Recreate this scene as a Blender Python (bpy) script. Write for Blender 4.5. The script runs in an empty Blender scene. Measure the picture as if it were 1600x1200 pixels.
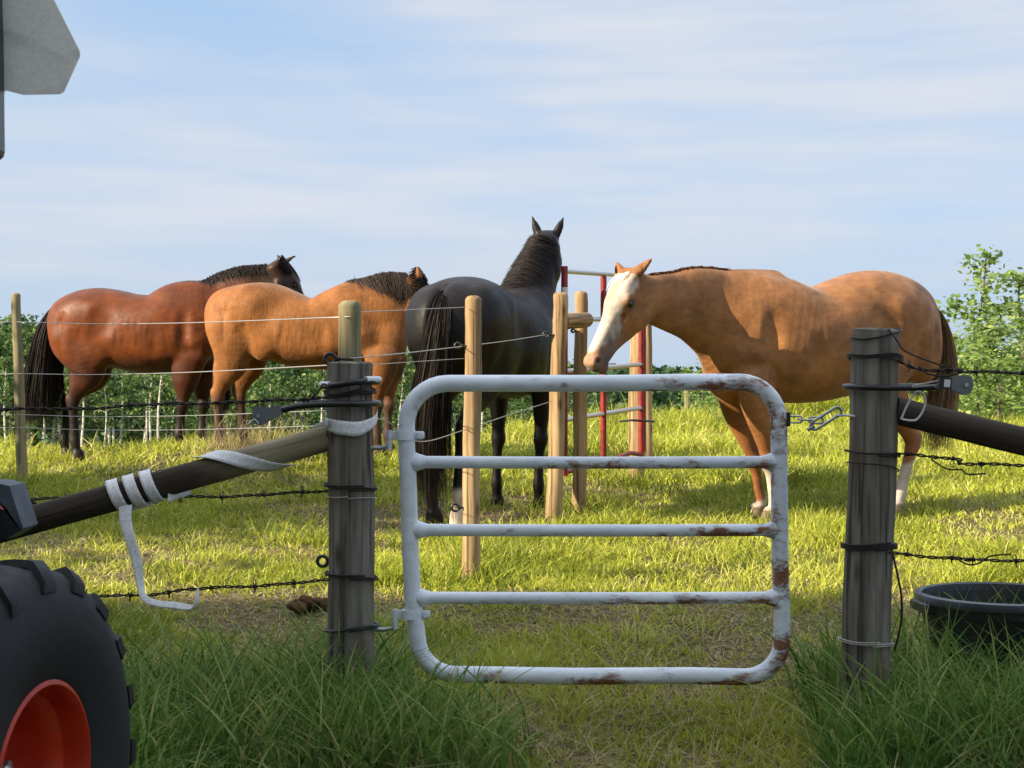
import bpy, math, random
import numpy as np
from mathutils import Vector, Matrix
PI = math.pi
random.seed(7)
rng = np.random.default_rng(7)
EYE = 1.04
FPX = 2400.0
HOR = 590.0

# ------------------------------------------------------------ camera, world, sun
scn = bpy.context.scene
cam_d = bpy.data.cameras.new("camera")
cam_d.sensor_width = 36.0
cam_d.lens = FPX / 1600 * 36
cam_d.clip_start = 0.05
cam_d.clip_end = 3000
cam = bpy.data.objects.new("camera", cam_d)
scn.collection.objects.link(cam)
cam.location = (0, 0, EYE)
cam.rotation_euler = (math.radians(90) - math.atan((600 - HOR) / FPX), 0, 0)
scn.camera = cam
cam_d.dof.use_dof = True
cam_d.dof.focus_distance = 7.2
cam_d.dof.aperture_fstop = 16

SUN_H = Vector((-0.92, -0.385)).normalized()
SUN_E = math.radians(27)
world = bpy.data.worlds.new("World")
scn.world = world
world.use_nodes = True
nt = world.node_tree
nt.nodes.clear()
N = nt.nodes.new
L = nt.links.new
out = N("ShaderNodeOutputWorld")
bg = N("ShaderNodeBackground")
bg.inputs[1].default_value = 0.10
sky = N("ShaderNodeTexSky")
sky.sky_type = 'NISHITA'
sky.sun_disc = False
sky.sun_elevation = SUN_E
sky.sun_rotation = math.atan2(SUN_H.x, SUN_H.y)
sky.altitude = 600
sky.air_density = 1.0
sky.dust_density = 1.0
sky.ozone_density = 2.0
tc = N("ShaderNodeTexCoord")
mp = N("ShaderNodeMapping")
mp.inputs['Scale'].default_value = (1.3, 0.8, 5.5); mp.inputs['Location'].default_value = (.35, .2, .1)
mp.inputs['Rotation'].default_value = (0, math.radians(-3), 0)
no = N("ShaderNodeTexNoise")
no.inputs['Scale'].default_value = 1.15
no.inputs['Detail'].default_value = 4
no.inputs['Roughness'].default_value = 0.5
no.inputs['Distortion'].default_value = 0.35
L(tc.outputs['Generated'], mp.inputs[0]); L(mp.outputs[0], no.inputs[0])
cr = N("ShaderNodeValToRGB")
cr.color_ramp.elements[0].position = 0.36
cr.color_ramp.elements[0].color = (0, 0, 0, 1)
cr.color_ramp.elements[1].position = 0.62
cr.color_ramp.elements[1].color = (1, 1, 1, 1)
L(no.outputs[0], cr.inputs[0])
# fine streaks
mp2 = N("ShaderNodeMapping"); mp2.inputs['Scale'].default_value = (3.5, 2, 34); mp2.inputs['Rotation'].default_value = (0, math.radians(5), 0)
no2 = N("ShaderNodeTexNoise"); no2.inputs['Scale'].default_value = 1.6; no2.inputs['Detail'].default_value = 8
L(tc.outputs['Generated'], mp2.inputs[0]); L(mp2.outputs[0], no2.inputs[0])
mu = N("ShaderNodeMath"); mu.operation = 'MULTIPLY'
L(cr.outputs[0], mu.inputs[0])
mr = N("ShaderNodeMapRange"); mr.inputs[1].default_value = 0.3; mr.inputs[2].default_value = 0.7; mr.inputs[3].default_value = 0.45; mr.inputs[4].default_value = 0.95
L(no2.outputs[0], mr.inputs[0]); L(mr.outputs[0], mu.inputs[1])
base = N("ShaderNodeMix"); base.data_type = 'RGBA'
base.inputs['Factor'].default_value = 0.85
SKY_TINT = (1.55, 2.36, 3.45, 1)
CLOUD = (3.05, 3.18, 3.5, 1)
base.inputs[7].default_value = SKY_TINT
L(sky.outputs[0], base.inputs[6])
mx = N("ShaderNodeMix"); mx.data_type = 'RGBA'
mx.inputs[7].default_value = CLOUD
L(base.outputs[2], mx.inputs[6]); L(mu.outputs[0], mx.inputs['Factor'])
# sky above the frame brightened to add fill light, paler haze at the horizon
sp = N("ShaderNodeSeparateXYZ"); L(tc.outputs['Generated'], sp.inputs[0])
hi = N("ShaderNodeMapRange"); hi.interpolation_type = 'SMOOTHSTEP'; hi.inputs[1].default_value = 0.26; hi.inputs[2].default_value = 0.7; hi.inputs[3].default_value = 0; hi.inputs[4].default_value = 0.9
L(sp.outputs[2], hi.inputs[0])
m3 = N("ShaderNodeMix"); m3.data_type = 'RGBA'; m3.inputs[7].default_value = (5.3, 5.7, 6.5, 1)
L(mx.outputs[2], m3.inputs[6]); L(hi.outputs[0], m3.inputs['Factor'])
hz = N("ShaderNodeMapRange"); hz.interpolation_type = 'SMOOTHSTEP'; hz.inputs[1].default_value = 0.13; hz.inputs[2].default_value = 0.0; hz.inputs[3].default_value = 0; hz.inputs[4].default_value = 0.6
L(sp.outputs[2], hz.inputs[0])
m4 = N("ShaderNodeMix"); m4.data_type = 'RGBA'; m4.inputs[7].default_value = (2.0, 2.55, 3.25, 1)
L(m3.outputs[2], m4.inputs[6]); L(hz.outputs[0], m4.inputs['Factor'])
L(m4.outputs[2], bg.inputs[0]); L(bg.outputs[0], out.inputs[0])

sun_d = bpy.data.lights.new("sun", 'SUN')
sun_d.energy = 5.0
sun_d.angle = math.radians(0.5)
sun_d.color = (1.0, 0.86, 0.64)
sun = bpy.data.objects.new("sun", sun_d)
scn.collection.objects.link(sun)
to_sun = Vector((SUN_H.x * math.cos(SUN_E), SUN_H.y * math.cos(SUN_E), math.sin(SUN_E)))
sun.rotation_euler = to_sun.to_track_quat('Z', 'Y').to_euler()
scn.view_settings.view_transform = 'Standard'
scn.view_settings.look = 'None'
scn.view_settings.gamma = 1
scn.view_settings.exposure = 1.27
scn.cycles.max_bounces = 6
scn.cycles.transparent_max_bounces = 8

# ------------------------------------------------------------ helpers
def W(px, py, Y):
    """a pixel of the photograph at distance Y -> the point in the place"""
    return Vector(((px - 800) / FPX * Y, Y, EYE - (py - HOR) / FPX * Y))

def smooth01(t):
    t = np.clip(t, 0, 1); return t * t * (3 - 2 * t)

def crest(x, y):
    a = x / np.maximum(y, 1.0)
    return np.interp(a, [-.34, -.1, 0, .12, .3, .6], [13.4, 13.7, 15, 17, 20.5, 24])

def ground_h(x, y):
    x = np.asarray(x, float); y = np.asarray(y, float)
    yc = crest(x, y)
    z = .042 * (np.minimum(y, yc) - 4.7)
    z = np.where(y < 3.5, .042 * (3.5 - 4.7) * np.ones_like(z), z)
    z = z + .14 * np.exp(-(np.abs(x + 1.9) / 1.3) ** 4) * np.exp(-((y - 12.7) / 1.3) ** 2)
    d = np.maximum(0, y - yc)
    z = z - (np.sqrt(d * d + .6) - math.sqrt(.6)) * .135
    z = np.where(y > 60, np.maximum(z, -5.5), z)
    z = np.maximum(z, -5.5)
    z = z + .018 * np.sin(x * 2.1 + y * .7) * np.sin(y * 1.7 - x * .6) + .008 * np.sin(x * 5.3 + 1) * np.sin(y * 4.9)
    return z

def gh(x, y): return float(ground_h(x, y))

def tag(o, label=None, cat=None, group=None, kind=None):
    if label: o['label'] = label
    if cat: o['category'] = cat
    if group: o['group'] = group
    if kind: o['kind'] = kind
    return o

def empty(name, loc, rz=0):
    o = bpy.data.objects.new(name, None)
    scn.collection.objects.link(o)
    o.location = loc; o.rotation_euler = (0, 0, rz)
    o.empty_display_size = .1
    return o

def mesh_np(name, V, F, mat, parent=None, smooth=True, attrs=None, loc=None, local=False):
    """V (n,3) array, F (m,3|4) array or list of such arrays"""
    V = np.asarray(V, np.float32)
    Fs = F if isinstance(F, list) else [F]
    Fs = [np.asarray(f, np.int32) for f in Fs if len(f)]
    if parent is not None and not local:
        V = V - np.array(parent.location, np.float32)
    if loc is not None and not local:
        V = V - np.array(loc, np.float32)
    me = bpy.data.meshes.new(name)
    me.vertices.add(len(V)); me.vertices.foreach_set("co", V.ravel())
    nl = sum(f.size for f in Fs); npz = sum(len(f) for f in Fs)
    me.loops.add(nl); me.polygons.add(npz)
    me.loops.foreach_set("vertex_index", np.concatenate([f.ravel() for f in Fs]))
    st = []; tot = 0
    for f in Fs:
        st.append(tot + np.arange(len(f)) * f.shape[1]); tot += f.size
    me.polygons.foreach_set("loop_start", np.concatenate(st).astype(np.int32))
    me.polygons.foreach_set("use_smooth", np.full(npz, smooth))
    if attrs:
        for k, v in attrs.items():
            v = np.asarray(v, np.float32)
            if v.ndim == 1:
                a = me.attributes.new(k, 'FLOAT', 'POINT'); a.data.foreach_set("value", v)
            else:
                if v.shape[1] == 3: v = np.hstack([v, np.ones((len(v), 1), np.float32)])
                a = me.attributes.new(k, 'FLOAT_COLOR', 'POINT'); a.data.foreach_set("color", v.ravel().astype(np.float32))
    me.materials.append(mat)
    me.update(); me.validate()
    o = bpy.data.objects.new(name, me)
    scn.collection.objects.link(o)
    if parent is not None: o.parent = parent
    if loc is not None: o.location = loc
    return o

class MB:
    """collects shapes; build() links them as one mesh object"""
    def __init__(s): s.v = []; s.f3 = []; s.f4 = []; s.n = 0
    def add(s, V, F4=(), F3=()):
        V = np.asarray(V, float)
        s.v.append(V)
        if len(F4): s.f4.append(np.asarray(F4, int) + s.n)
        if len(F3): s.f3.append(np.asarray(F3, int) + s.n)
        s.n += len(V); return s
    def tube(s, P, r, seg=10, cap=True, flat=1.0, up=None, bump=0):
        P = np.asarray([tuple(p) for p in P], float); n = len(P)
        r = np.full(n, r, float) if np.isscalar(r) else np.asarray(r, float)
        T = np.gradient(P, axis=0); T /= np.linalg.norm(T, axis=1)[:, None] + 1e-12
        u0 = np.array(up if up is not None else ((0, 0, 1) if abs(T[0][2]) < .9 else (1, 0, 0)), float)
        U = np.zeros_like(P)
        u = u0 - T[0] * (u0 @ T[0]); u /= np.linalg.norm(u)
        for i in range(n):
            u = u - T[i] * (u @ T[i]); u /= np.linalg.norm(u) + 1e-12; U[i] = u
        B = np.cross(T, U)
        a = np.arange(seg) / seg * 2 * PI
        ca, sa = np.cos(a), np.sin(a)
        rr = r[:, None] * np.ones(seg)[None]
        if bump:
            rr = rr * (1 + bump * np.sin(P[:, 2:3] * 9 + a[None] * 3) * np.sin(a[None] * 5 + 1.3) + bump * .6 * np.sin(P[:, 2:3] * 31 + a[None]))
        V = P[:, None] + rr[:, :, None] * (U[:, None] * ca[None, :, None] + B[:, None] * sa[None, :, None] * flat)
        V = V.reshape(-1, 3)
        i, j = np.meshgrid(np.arange(n - 1), np.arange(seg), indexing='ij')
        j2 = (j + 1) % seg
        F = np.stack([i * seg + j, (i + 1) * seg + j, (i + 1) * seg + j2, i * seg + j2], -1).reshape(-1, 4)
        F3 = []
        if cap:
            V = np.vstack([V, P[0], P[-1]])
            c0, c1 = n * seg, n * seg + 1
            for q in range(seg):
                F3.append((c0, q, (q + 1) % seg)); F3.append((c1, (n - 1) * seg + (q + 1) % seg, (n - 1) * seg + q))
        return s.add(V, F[:, ::-1], [f[::-1] for f in F3])
    def box(s, c, size, rot=None, bev=0.0):
        """box with all its edges chamfered by bev"""
        h = np.array(size, float) / 2; b = min(bev, h.min() * .9) if bev else 0
        import itertools
        if not b:
            V = np.array(list(itertools.product((-1, 1), repeat=3))) * h
            F = [(0, 1, 3, 2), (4, 6, 7, 5), (0, 4, 5, 1), (2, 3, 7, 6), (0, 2, 6, 4), (1, 5, 7, 3)]
            F3 = []
        else:
            V = []; idx = {}
            for sg in itertools.product((-1, 1), repeat=3):
                for ax in range(3):
                    p = np.array(sg) * (h - b); p[ax] = sg[ax] * h[ax]
                    idx[(sg, ax)] = len(V); V.append(p)
            V = np.array(V); F = []; F3 = []
            for ax in range(3):
                o1, o2 = [(1, 2), (2, 0), (0, 1)][ax]
                for sg in (-1, 1):
                    q = []
                    for a1, a2 in ((-1, -1), (1, -1), (1, 1), (-1, 1)):
                        t = [0, 0, 0]; t[ax] = sg; t[o1] = a1; t[o2] = a2; q.append(idx[(tuple(t), ax)])
                    F.append(q if sg > 0 else q[::-1])
            for ax in range(3):
                o1, o2 = [(1, 2), (2, 0), (0, 1)][ax]
                for a1 in (-1, 1):
                    for a2 in (-1, 1):
                        t = [0, 0, 0]; t[o1] = a1; t[o2] = a2; t[ax] = -1; lo = tuple(t); t[ax] = 1; hi = tuple(t)
                        q = [idx[(lo, o1)], idx[(hi, o1)], idx[(hi, o2)], idx[(lo, o2)]]
                        F.append(q if a1 * a2 < 0 else q[::-1])
            for sg in itertools.product((-1, 1), repeat=3):
                q = [idx[(sg, 0)], idx[(sg, 1)], idx[(sg, 2)]]
                F3.append(q if sg[0] * sg[1] * sg[2] > 0 else q[::-1])
        if rot is not None: V = V @ np.array(rot).T
        return s.add(V + np.array(c, float), F, F3)
    def lathe(s, prof, c, axis=(0, 0, 1), seg=32):
        """prof: (radius, height) pairs round axis"""
        ax = Vector(axis).normalized(); q = Vector((0, 0, 1)).rotation_difference(ax).to_matrix()
        q = np.array(q); prof = np.array(prof, float); n = len(prof)
        a = np.arange(seg) / seg * 2 * PI
        V = np.stack([prof[:, 0:1] * np.cos(a), prof[:, 0:1] * np.sin(a), prof[:, 1:2] * np.ones(seg)], -1).reshape(-1, 3)
        V = V @ q.T + np.array(c, float)
        i, j = np.meshgrid(np.arange(n - 1), np.arange(seg), indexing='ij'); j2 = (j + 1) % seg
        F = np.stack([i * seg + j, i * seg + j2, (i + 1) * seg + j2, (i + 1) * seg + j], -1).reshape(-1, 4)
        return s.add(V, F)
    def prism(s, poly, d0, d1, O, ux, uy, uz):
        """polygon (x,y) in the plane O,ux,uy pushed from d0 to d1 along uz"""
        O, ux, uy, uz = [np.array(v, float) for v in (O, ux, uy, uz)]
        n = len(poly); p = np.array(poly, float)
        A = O + p[:, :1] * ux + p[:, 1:] * uy
        c0 = A.mean(0) + uz * d0; c1 = A.mean(0) + uz * d1
        V = np.vstack([A + uz * d0, A + uz * d1, c0, c1])
        F4 = [(i, (i + 1) % n, n + (i + 1) % n, n + i) for i in range(n)]
        F3 = [(2 * n, (i + 1) % n, i) for i in range(n)] + [(2 * n + 1, n + i, n + (i + 1) % n) for i in range(n)]
        return s.add(V, F4, F3)
    def build(s, name, mat, parent=None, loc=None, smooth=False, local=False, auto=None):
        Fs = []
        if s.f4: Fs.append(np.vstack(s.f4))
        if s.f3: Fs.append(np.vstack(s.f3))
        o = mesh_np(name, np.vstack(s.v), Fs, mat, parent, smooth, None, loc, local)
        if smooth and auto is not False:
            try: o.data.set_sharp_from_angle(angle=math.radians(auto or 40))
            except Exception: pass
        return o

# ------------------------------------------------------------ materials
def mat(name, color=(.5, .5, .5), rough=.6, metal=0, spec=.5):
    m = bpy.data.materials.new(name); m.use_nodes = True
    b = m.node_tree.nodes['Principled BSDF']
    b.inputs['Base Color'].default_value = (*color, 1)
    b.inputs['Roughness'].default_value = rough
    b.inputs['Metallic'].default_value = metal
    b.inputs['Specular IOR Level'].default_value = spec
    m['_'] = 0
    return m

def ntex(m, kind='noise', scale=5, detail=5, rough=.55, coords='Object', stretch=(1, 1, 1), distort=0):
    t = m.node_tree; tc = t.nodes.new('ShaderNodeTexCoord'); mp = t.nodes.new('ShaderNodeMapping')
    mp.inputs['Scale'].default_value = stretch
    t.links.new(tc.outputs[coords], mp.inputs[0])
    n = t.nodes.new('ShaderNodeTexNoise')
    n.inputs['Scale'].default_value = scale; n.inputs['Detail'].default_value = detail
    n.inputs['Roughness'].default_value = rough; n.inputs['Distortion'].default_value = distort
    t.links.new(mp.outputs[0], n.inputs[0])
    return n.outputs[0]

def ramp(m, fac, stops):
    t = m.node_tree; r = t.nodes.new('ShaderNodeValToRGB'); e = r.color_ramp.elements
    while len(e) < len(stops): e.new(.5)
    for q, (p, c) in zip(e, stops):
        q.position = p; q.color = (*c, 1) if len(c) == 3 else c
    t.links.new(fac, r.inputs[0]); return r.outputs[0]

def mixc(m, f, a, b, blend='MIX'):
    t = m.node_tree; n = t.nodes.new('ShaderNodeMix'); n.data_type = 'RGBA'; n.blend_type = blend
    for s, v in ((n.inputs['Factor'], f), (n.inputs[6], a), (n.inputs[7], b)):
        if isinstance(v, bpy.types.NodeSocket): t.links.new(v, s)
        elif isinstance(v, (int, float)): s.default_value = v
        else: s.default_value = (*v, 1)
    return n.outputs[2]

def mth(m, op, a, b=0):
    t = m.node_tree; n = t.nodes.new('ShaderNodeMath'); n.operation = op
    for s, v in ((n.inputs[0], a), (n.inputs[1], b)):
        if isinstance(v, bpy.types.NodeSocket): t.links.new(v, s)
        else: s.default_value = v
    return n.outputs[0]

def setp(m, name, sock): m.node_tree.links.new(sock, m.node_tree.nodes['Principled BSDF'].inputs[name])

def bump(m, h, strength=.3, dist=.01):
    t = m.node_tree; b = t.nodes.new('ShaderNodeBump'); b.inputs['Strength'].default_value = strength
    b.inputs['Distance'].default_value = dist; t.links.new(h, b.inputs['Height']); setp(m, 'Normal', b.outputs[0])

def attr(m, name, out='Fac'):
    t = m.node_tree; a = t.nodes.new('ShaderNodeAttribute'); a.attribute_name = name
    return a.outputs[out]

def wood(name, dark, light, stain, streak=1.0, rough=.85, bst=.5):
    m = mat(name, light, rough, spec=.2)
    g = ntex(m, scale=26, detail=6, rough=.65, stretch=(1, 1, .055))
    g2 = ntex(m, scale=9, detail=4, stretch=(1, 1, .3))
    cr_ = ntex(m, scale=60, detail=2, stretch=(1, 1, .02))
    c = ramp(m, g, [(.3, dark), (.62, light)])
    c = mixc(m, ramp(m, g2, [(.42, (0, 0, 0)), (.7, (1, 1, 1))]), c, stain)
    crk = ramp(m, cr_, [(.35, (.22, .22, .22)), (.45, (1, 1, 1))])
    c = mixc(m, streak * .8, c, crk, 'MULTIPLY')
    # knots
    t = m.node_tree; tcn = t.nodes.new('ShaderNodeTexCoord'); mpn = t.nodes.new('ShaderNodeMapping'); mpn.inputs['Scale'].default_value = (9, 9, 3.2)
    vo = t.nodes.new('ShaderNodeTexVoronoi'); t.links.new(tcn.outputs['Object'], mpn.inputs[0]); t.links.new(mpn.outputs[0], vo.inputs[0]); vo.inputs['Scale'].default_value = 1
    kn = ramp(m, vo.outputs['Distance'], [(.05, (.25, .18, .12)), (.16, (1, 1, 1))])
    c = mixc(m, .8, c, kn, 'MULTIPLY')
    setp(m, 'Base Color', c)
    bump(m, mixc(m, .6, g, crk, 'MULTIPLY'), bst, .006)
    return m

M = {}
M['post_grey'] = wood('weathered_grey_wood', (.05, .048, .042), (.24, .225, .19), (.12, .09, .06), bst=.9)
M['post_green'] = wood('greenish_treated_wood', (.13, .12, .065), (.30, .26, .15), (.2, .17, .10), .6)
M['post_yellow'] = wood('peeled_yellow_wood', (.13, .085, .04), (.46, .32, .17), (.24, .15, .075), 1.0, .75, .5)
M['rail_dark'] = wood('dark_brown_rail_wood', (.022, .018, .015), (.085, .066, .05), (.045, .034, .026))
M['rail_pale'] = wood('half_weathered_rail_wood', (.05, .04, .028), (.22, .18, .12), (.09, .07, .05))
M['wire'] = mat('rusty_dark_wire', (.035, .028, .024), .55, .6)
M['smooth_wire'] = mat('galvanised_wire', (.42, .40, .38), .45, .7)
M['tub_rim'] = mat('worn_tub_rim', (.035, .04, .048), .32)  # bluish rim highlight put into a lighter base colour
M['black_plastic'] = mat('black_plastic', (.012, .012, .013), .35)
M['grey_plastic'] = mat('grey_plastic', (.13, .145, .15), .45)
M['white_plastic'] = mat('white_plastic', (.62, .63, .64), .4)
M['zinc'] = mat('zinc_steel', (.42, .44, .46), .38, .85)
m = M['gate'] = mat('chipped_pale_paint', (.6, .65, .7), .42)
n1 = ntex(m, scale=11, detail=10, rough=.72, distort=.3, stretch=(.5, 1, 1))
n2 = ntex(m, scale=30, detail=6, rough=.7, stretch=(.35, 1, 1))
n3 = ntex(m, scale=2.3, detail=3)
tt = m.node_tree
geo = tt.nodes.new('ShaderNodeNewGeometry'); tco = tt.nodes.new('ShaderNodeTexCoord')
sxo = tt.nodes.new('ShaderNodeSeparateXYZ'); tt.links.new(tco.outputs['Object'], sxo.inputs[0])
# more rust towards the latch side and the lower rails
gx = tt.nodes.new('ShaderNodeMapRange'); gx.inputs[1].default_value = 0.2; gx.inputs[2].default_value = 1.25; gx.inputs[3].default_value = -.035; gx.inputs[4].default_value = .075
tt.links.new(sxo.outputs[0], gx.inputs[0])
r_ = mth(m, 'ADD', mth(m, 'ADD', mth(m, 'MULTIPLY', n1, .62), mth(m, 'MULTIPLY', n2, .38)), gx.outputs[0])
nz_ = tt.nodes.new('ShaderNodeSeparateXYZ'); tt.links.new(geo.outputs['Normal'], nz_.inputs[0])
r_ = mth(m, 'ADD', r_, mth(m, 'MULTIPLY', nz_.outputs[2], -.045))
rm = ramp(m, r_, [(.545, (0, 0, 0)), (.62, (1, 1, 1))])
paint = ramp(m, n3, [(.3, (.60, .67, .75)), (.7, (.80, .85, .90))])
paint = mixc(m, ramp(m, n2, [(.45, (0, 0, 0)), (.75, (.55, .55, .55))]), paint, (.42, .42, .42))
rust = ramp(m, n2, [(.35, (.07, .028, .015)), (.65, (.26, .11, .05))])
setp(m, 'Base Color', mixc(m, rm, paint, rust))
setp(m, 'Roughness', ramp(m, rm, [(0, (.36, .36, .36)), (1, (.85, .85, .85))]))
bump(m, r_, .25, .004)
m = M['tape'] = mat('white_fence_tape', (.7, .71, .71), .5)
m.node_tree.nodes['Principled BSDF'].inputs['Transmission Weight'].default_value = 0
w_ = ntex(m, scale=140, detail=2, stretch=(1, 1, 1))
setp(m, 'Base Color', ramp(m, w_, [(.3, (.55, .56, .57)), (.7, (.82, .83, .84))]))
m = M['panel_red'] = mat('red_panel_paint', (.2, .012, .012), .4)
q = ntex(m, scale=18, detail=5)
setp(m, 'Base Color', ramp(m, q, [(.3, (.10, .010, .010)), (.6, (.26, .018, .016))]))
M['panel_silver'] = mat('galvanised_rail', (.55, .52, .50), .35, .75)
m = M['tub'] = mat('black_rubber_tub', (.016, .018, .022), .38)
q = ntex(m, scale=9, detail=6)
setp(m, 'Base Color', ramp(m, q, [(.4, (.012, .014, .018)), (.75, (.045, .045, .045))]))
m = M['tyre'] = mat('dusty_tyre_rubber', (.02, .022, .026), .6)
q = ntex(m, scale=7, detail=8, rough=.7)
setp(m, 'Base Color', ramp(m, q, [(.35, (.0025, .003, .005)), (.62, (.006, .007, .009)), (.85, (.022, .022, .022))]))
setp(m, 'Roughness', ramp(m, q, [(.3, (.6, .6, .6)), (.7, (.9, .9, .9))]))
bump(m, ntex(m, scale=120, detail=3), .25, .002)
m = M['rim'] = mat('orange_red_wheel_paint', (.55, .035, .006), .3)
q = ntex(m, scale=12, detail=7, rough=.7)
setp(m, 'Base Color', ramp(m, q, [(.3, (.30, .014, .003)), (.55, (.46, .028, .005)), (.85, (.28, .045, .022))]))
M['tractor_body'] = mat('tractor_orange_paint', (.62, .07, .01), .3)
M['black_paint'] = mat('black_frame_paint', (.012, .013, .016), .32)
m = M['fender'] = mat('scuffed_grey_plastic', (.10, .12, .15), .6)
q = ntex(m, scale=16, detail=6)
setp(m, 'Base Color', ramp(m, q, [(.3, (.03, .038, .052)), (.7, (.08, .095, .12))]))
M['lamp_pink'] = mat('pale_red_lens', (.62, .20, .20), .2)
m = M['smv'] = mat('bare_aluminium_plate', (.5, .54, .53), .4, .1)
q = ntex(m, scale=4.5, detail=3, distort=1.2); q2 = ntex(m, scale=130, detail=2)
c = ramp(m, q, [(.30, (.40, .46, .48)), (.52, (.9, .92, .88))])  # soft dark reflections painted into the plate's base colour
setp(m, 'Base Color', mixc(m, .3, c, ramp(m, q2, [(.3, (.5, .5, .5)), (.7, (1, 1, 1))]), 'MULTIPLY'))
M['manure'] = mat('dried_manure', (.09, .05, .025), .95, spec=.1)
m = M['bark'] = mat('pale_aspen_bark', (.5, .48, .4), .8)
q = ntex(m, scale=5, detail=6, stretch=(1, 1, 1.4)); q2 = ntex(m, scale=9, detail=4, stretch=(.5, .5, 6))
c = ramp(m, q, [(.35, (.20, .19, .15)), (.6, (.62, .60, .52))])
setp(m, 'Base Color', mixc(m, 1, c, ramp(m, q2, [(.34, (.22, .2, .18)), (.44, (1, 1, 1))]), 'MULTIPLY'))
m = M['bark_dark'] = mat('grey_green_bark', (.11, .10, .07), .85)
setp(m, 'Base Color', ramp(m, ntex(m, scale=14, detail=5), [(.3, (.06, .055, .04)), (.7, (.17, .155, .11))]))
m = M['barn'] = mat('grey_barn_boards', (.2, .19, .18), .8)
setp(m, 'Base Color', ramp(m, ntex(m, scale=2, detail=5, stretch=(8, 1, .2)), [(.3, (.50, .49, .47)), (.7, (.66, .65, .62))]))  # boards paled so the unseen wall bounces fill onto the foreground
M['barn_roof'] = mat('barn_sheet_roof', (.25, .25, .26), .5, .3)

def leafmat(name, c0, c1, c2, trans=.35, rough=.5):
    m = mat(name, c1, rough, spec=.14)
    a = attr(m, 'rnd')
    c = ramp(m, a, [(0, c0), (.55, c1), (1, c2)])
    setp(m, 'Base Color', c)
    t = m.node_tree; b = t.nodes['Principled BSDF']; o = t.nodes['Material Output']
    tr = t.nodes.new('ShaderNodeBsdfTranslucent'); t.links.new(c, tr.inputs[0])
    ms = t.nodes.new('ShaderNodeMixShader'); ms.inputs[0].default_value = trans
    t.links.new(b.outputs[0], ms.inputs[1]); t.links.new(tr.outputs[0], ms.inputs[2]); t.links.new(ms.outputs[0], o.inputs[0])
    return m
M['pasture'] = leafmat('pasture_blades', (.10, .15, .015), (.43, .46, .055), (.64, .58, .22), .35)
M['tallgrass'] = leafmat('tall_grass_blades', (.035, .10, .016), (.13, .235, .04), (.36, .39, .13), .4)
M['straw'] = leafmat('dry_straw', (.30, .22, .12), (.42, .33, .18), (.55, .45, .28), .25, .8)
M['leaf_aspen'] = leafmat('aspen_leaves', (.018, .05, .025), (.08, .15, .04), (.28, .36, .11), .45)
M['leaf_dark'] = leafmat('shade_leaves', (.018, .045, .034), (.055, .11, .062), (.14, .21, .09), .35)  # wood's dark interior and blue haze put into the leaf colour
M['leaf_far'] = leafmat('far_leaves', (.018, .045, .018), (.035, .075, .026), (.06, .11, .04), .25)
M['leaf_bright'] = leafmat('bright_poplar_leaves', (.08, .15, .03), (.20, .30, .07), (.42, .48, .22), .45, .4)
# ------------------------------------------------------------ value noise for layout
_tab = rng.random((256, 256))
def vnoise(x, y, s=1.0):
    x = np.asarray(x) * s + 100; y = np.asarray(y) * s + 100
    xi = np.floor(x).astype(int); yi = np.floor(y).astype(int); fx = x - xi; fy = y - yi
    fx = fx * fx * (3 - 2 * fx); fy = fy * fy * (3 - 2 * fy)
    g = lambda a, b: _tab[a % 256, b % 256]
    return (g(xi, yi) * (1 - fx) + g(xi + 1, yi) * fx) * (1 - fy) + (g(xi, yi + 1) * (1 - fx) + g(xi + 1, yi + 1) * fx) * fy

def dirt(x, y):
    d = 0
    for cx, cy, sx, sy, a in ((-.15, 9.35, .95, .38, .9), (.55, 7.15, .75, .10, .7), (.8, 5.35, .6, .3, .25), (.5, 4.25, .7, .18, .45), (-1.3, 6.65, .8, .18, .7), (2.1, 7.9, .8, .12, .5),
                              (-2.9, 13.2, .5, .2, .8), (1.5, 9.2, .5, .15, .6), (.3, 8.0, .5, .12, .6), (-1.2, 7.6, .9, .07, .4), (1.9, 10.5, .9, .12, .4), (-.8, 10.6, .8, .15, .5)):
        d = d + a * np.exp(-((x - cx) / sx) ** 2 - ((y - cy) / sy) ** 2)
    return np.clip(d * (.4 + 1.2 * vnoise(x, y, 4.5)), 0, 1)

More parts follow.
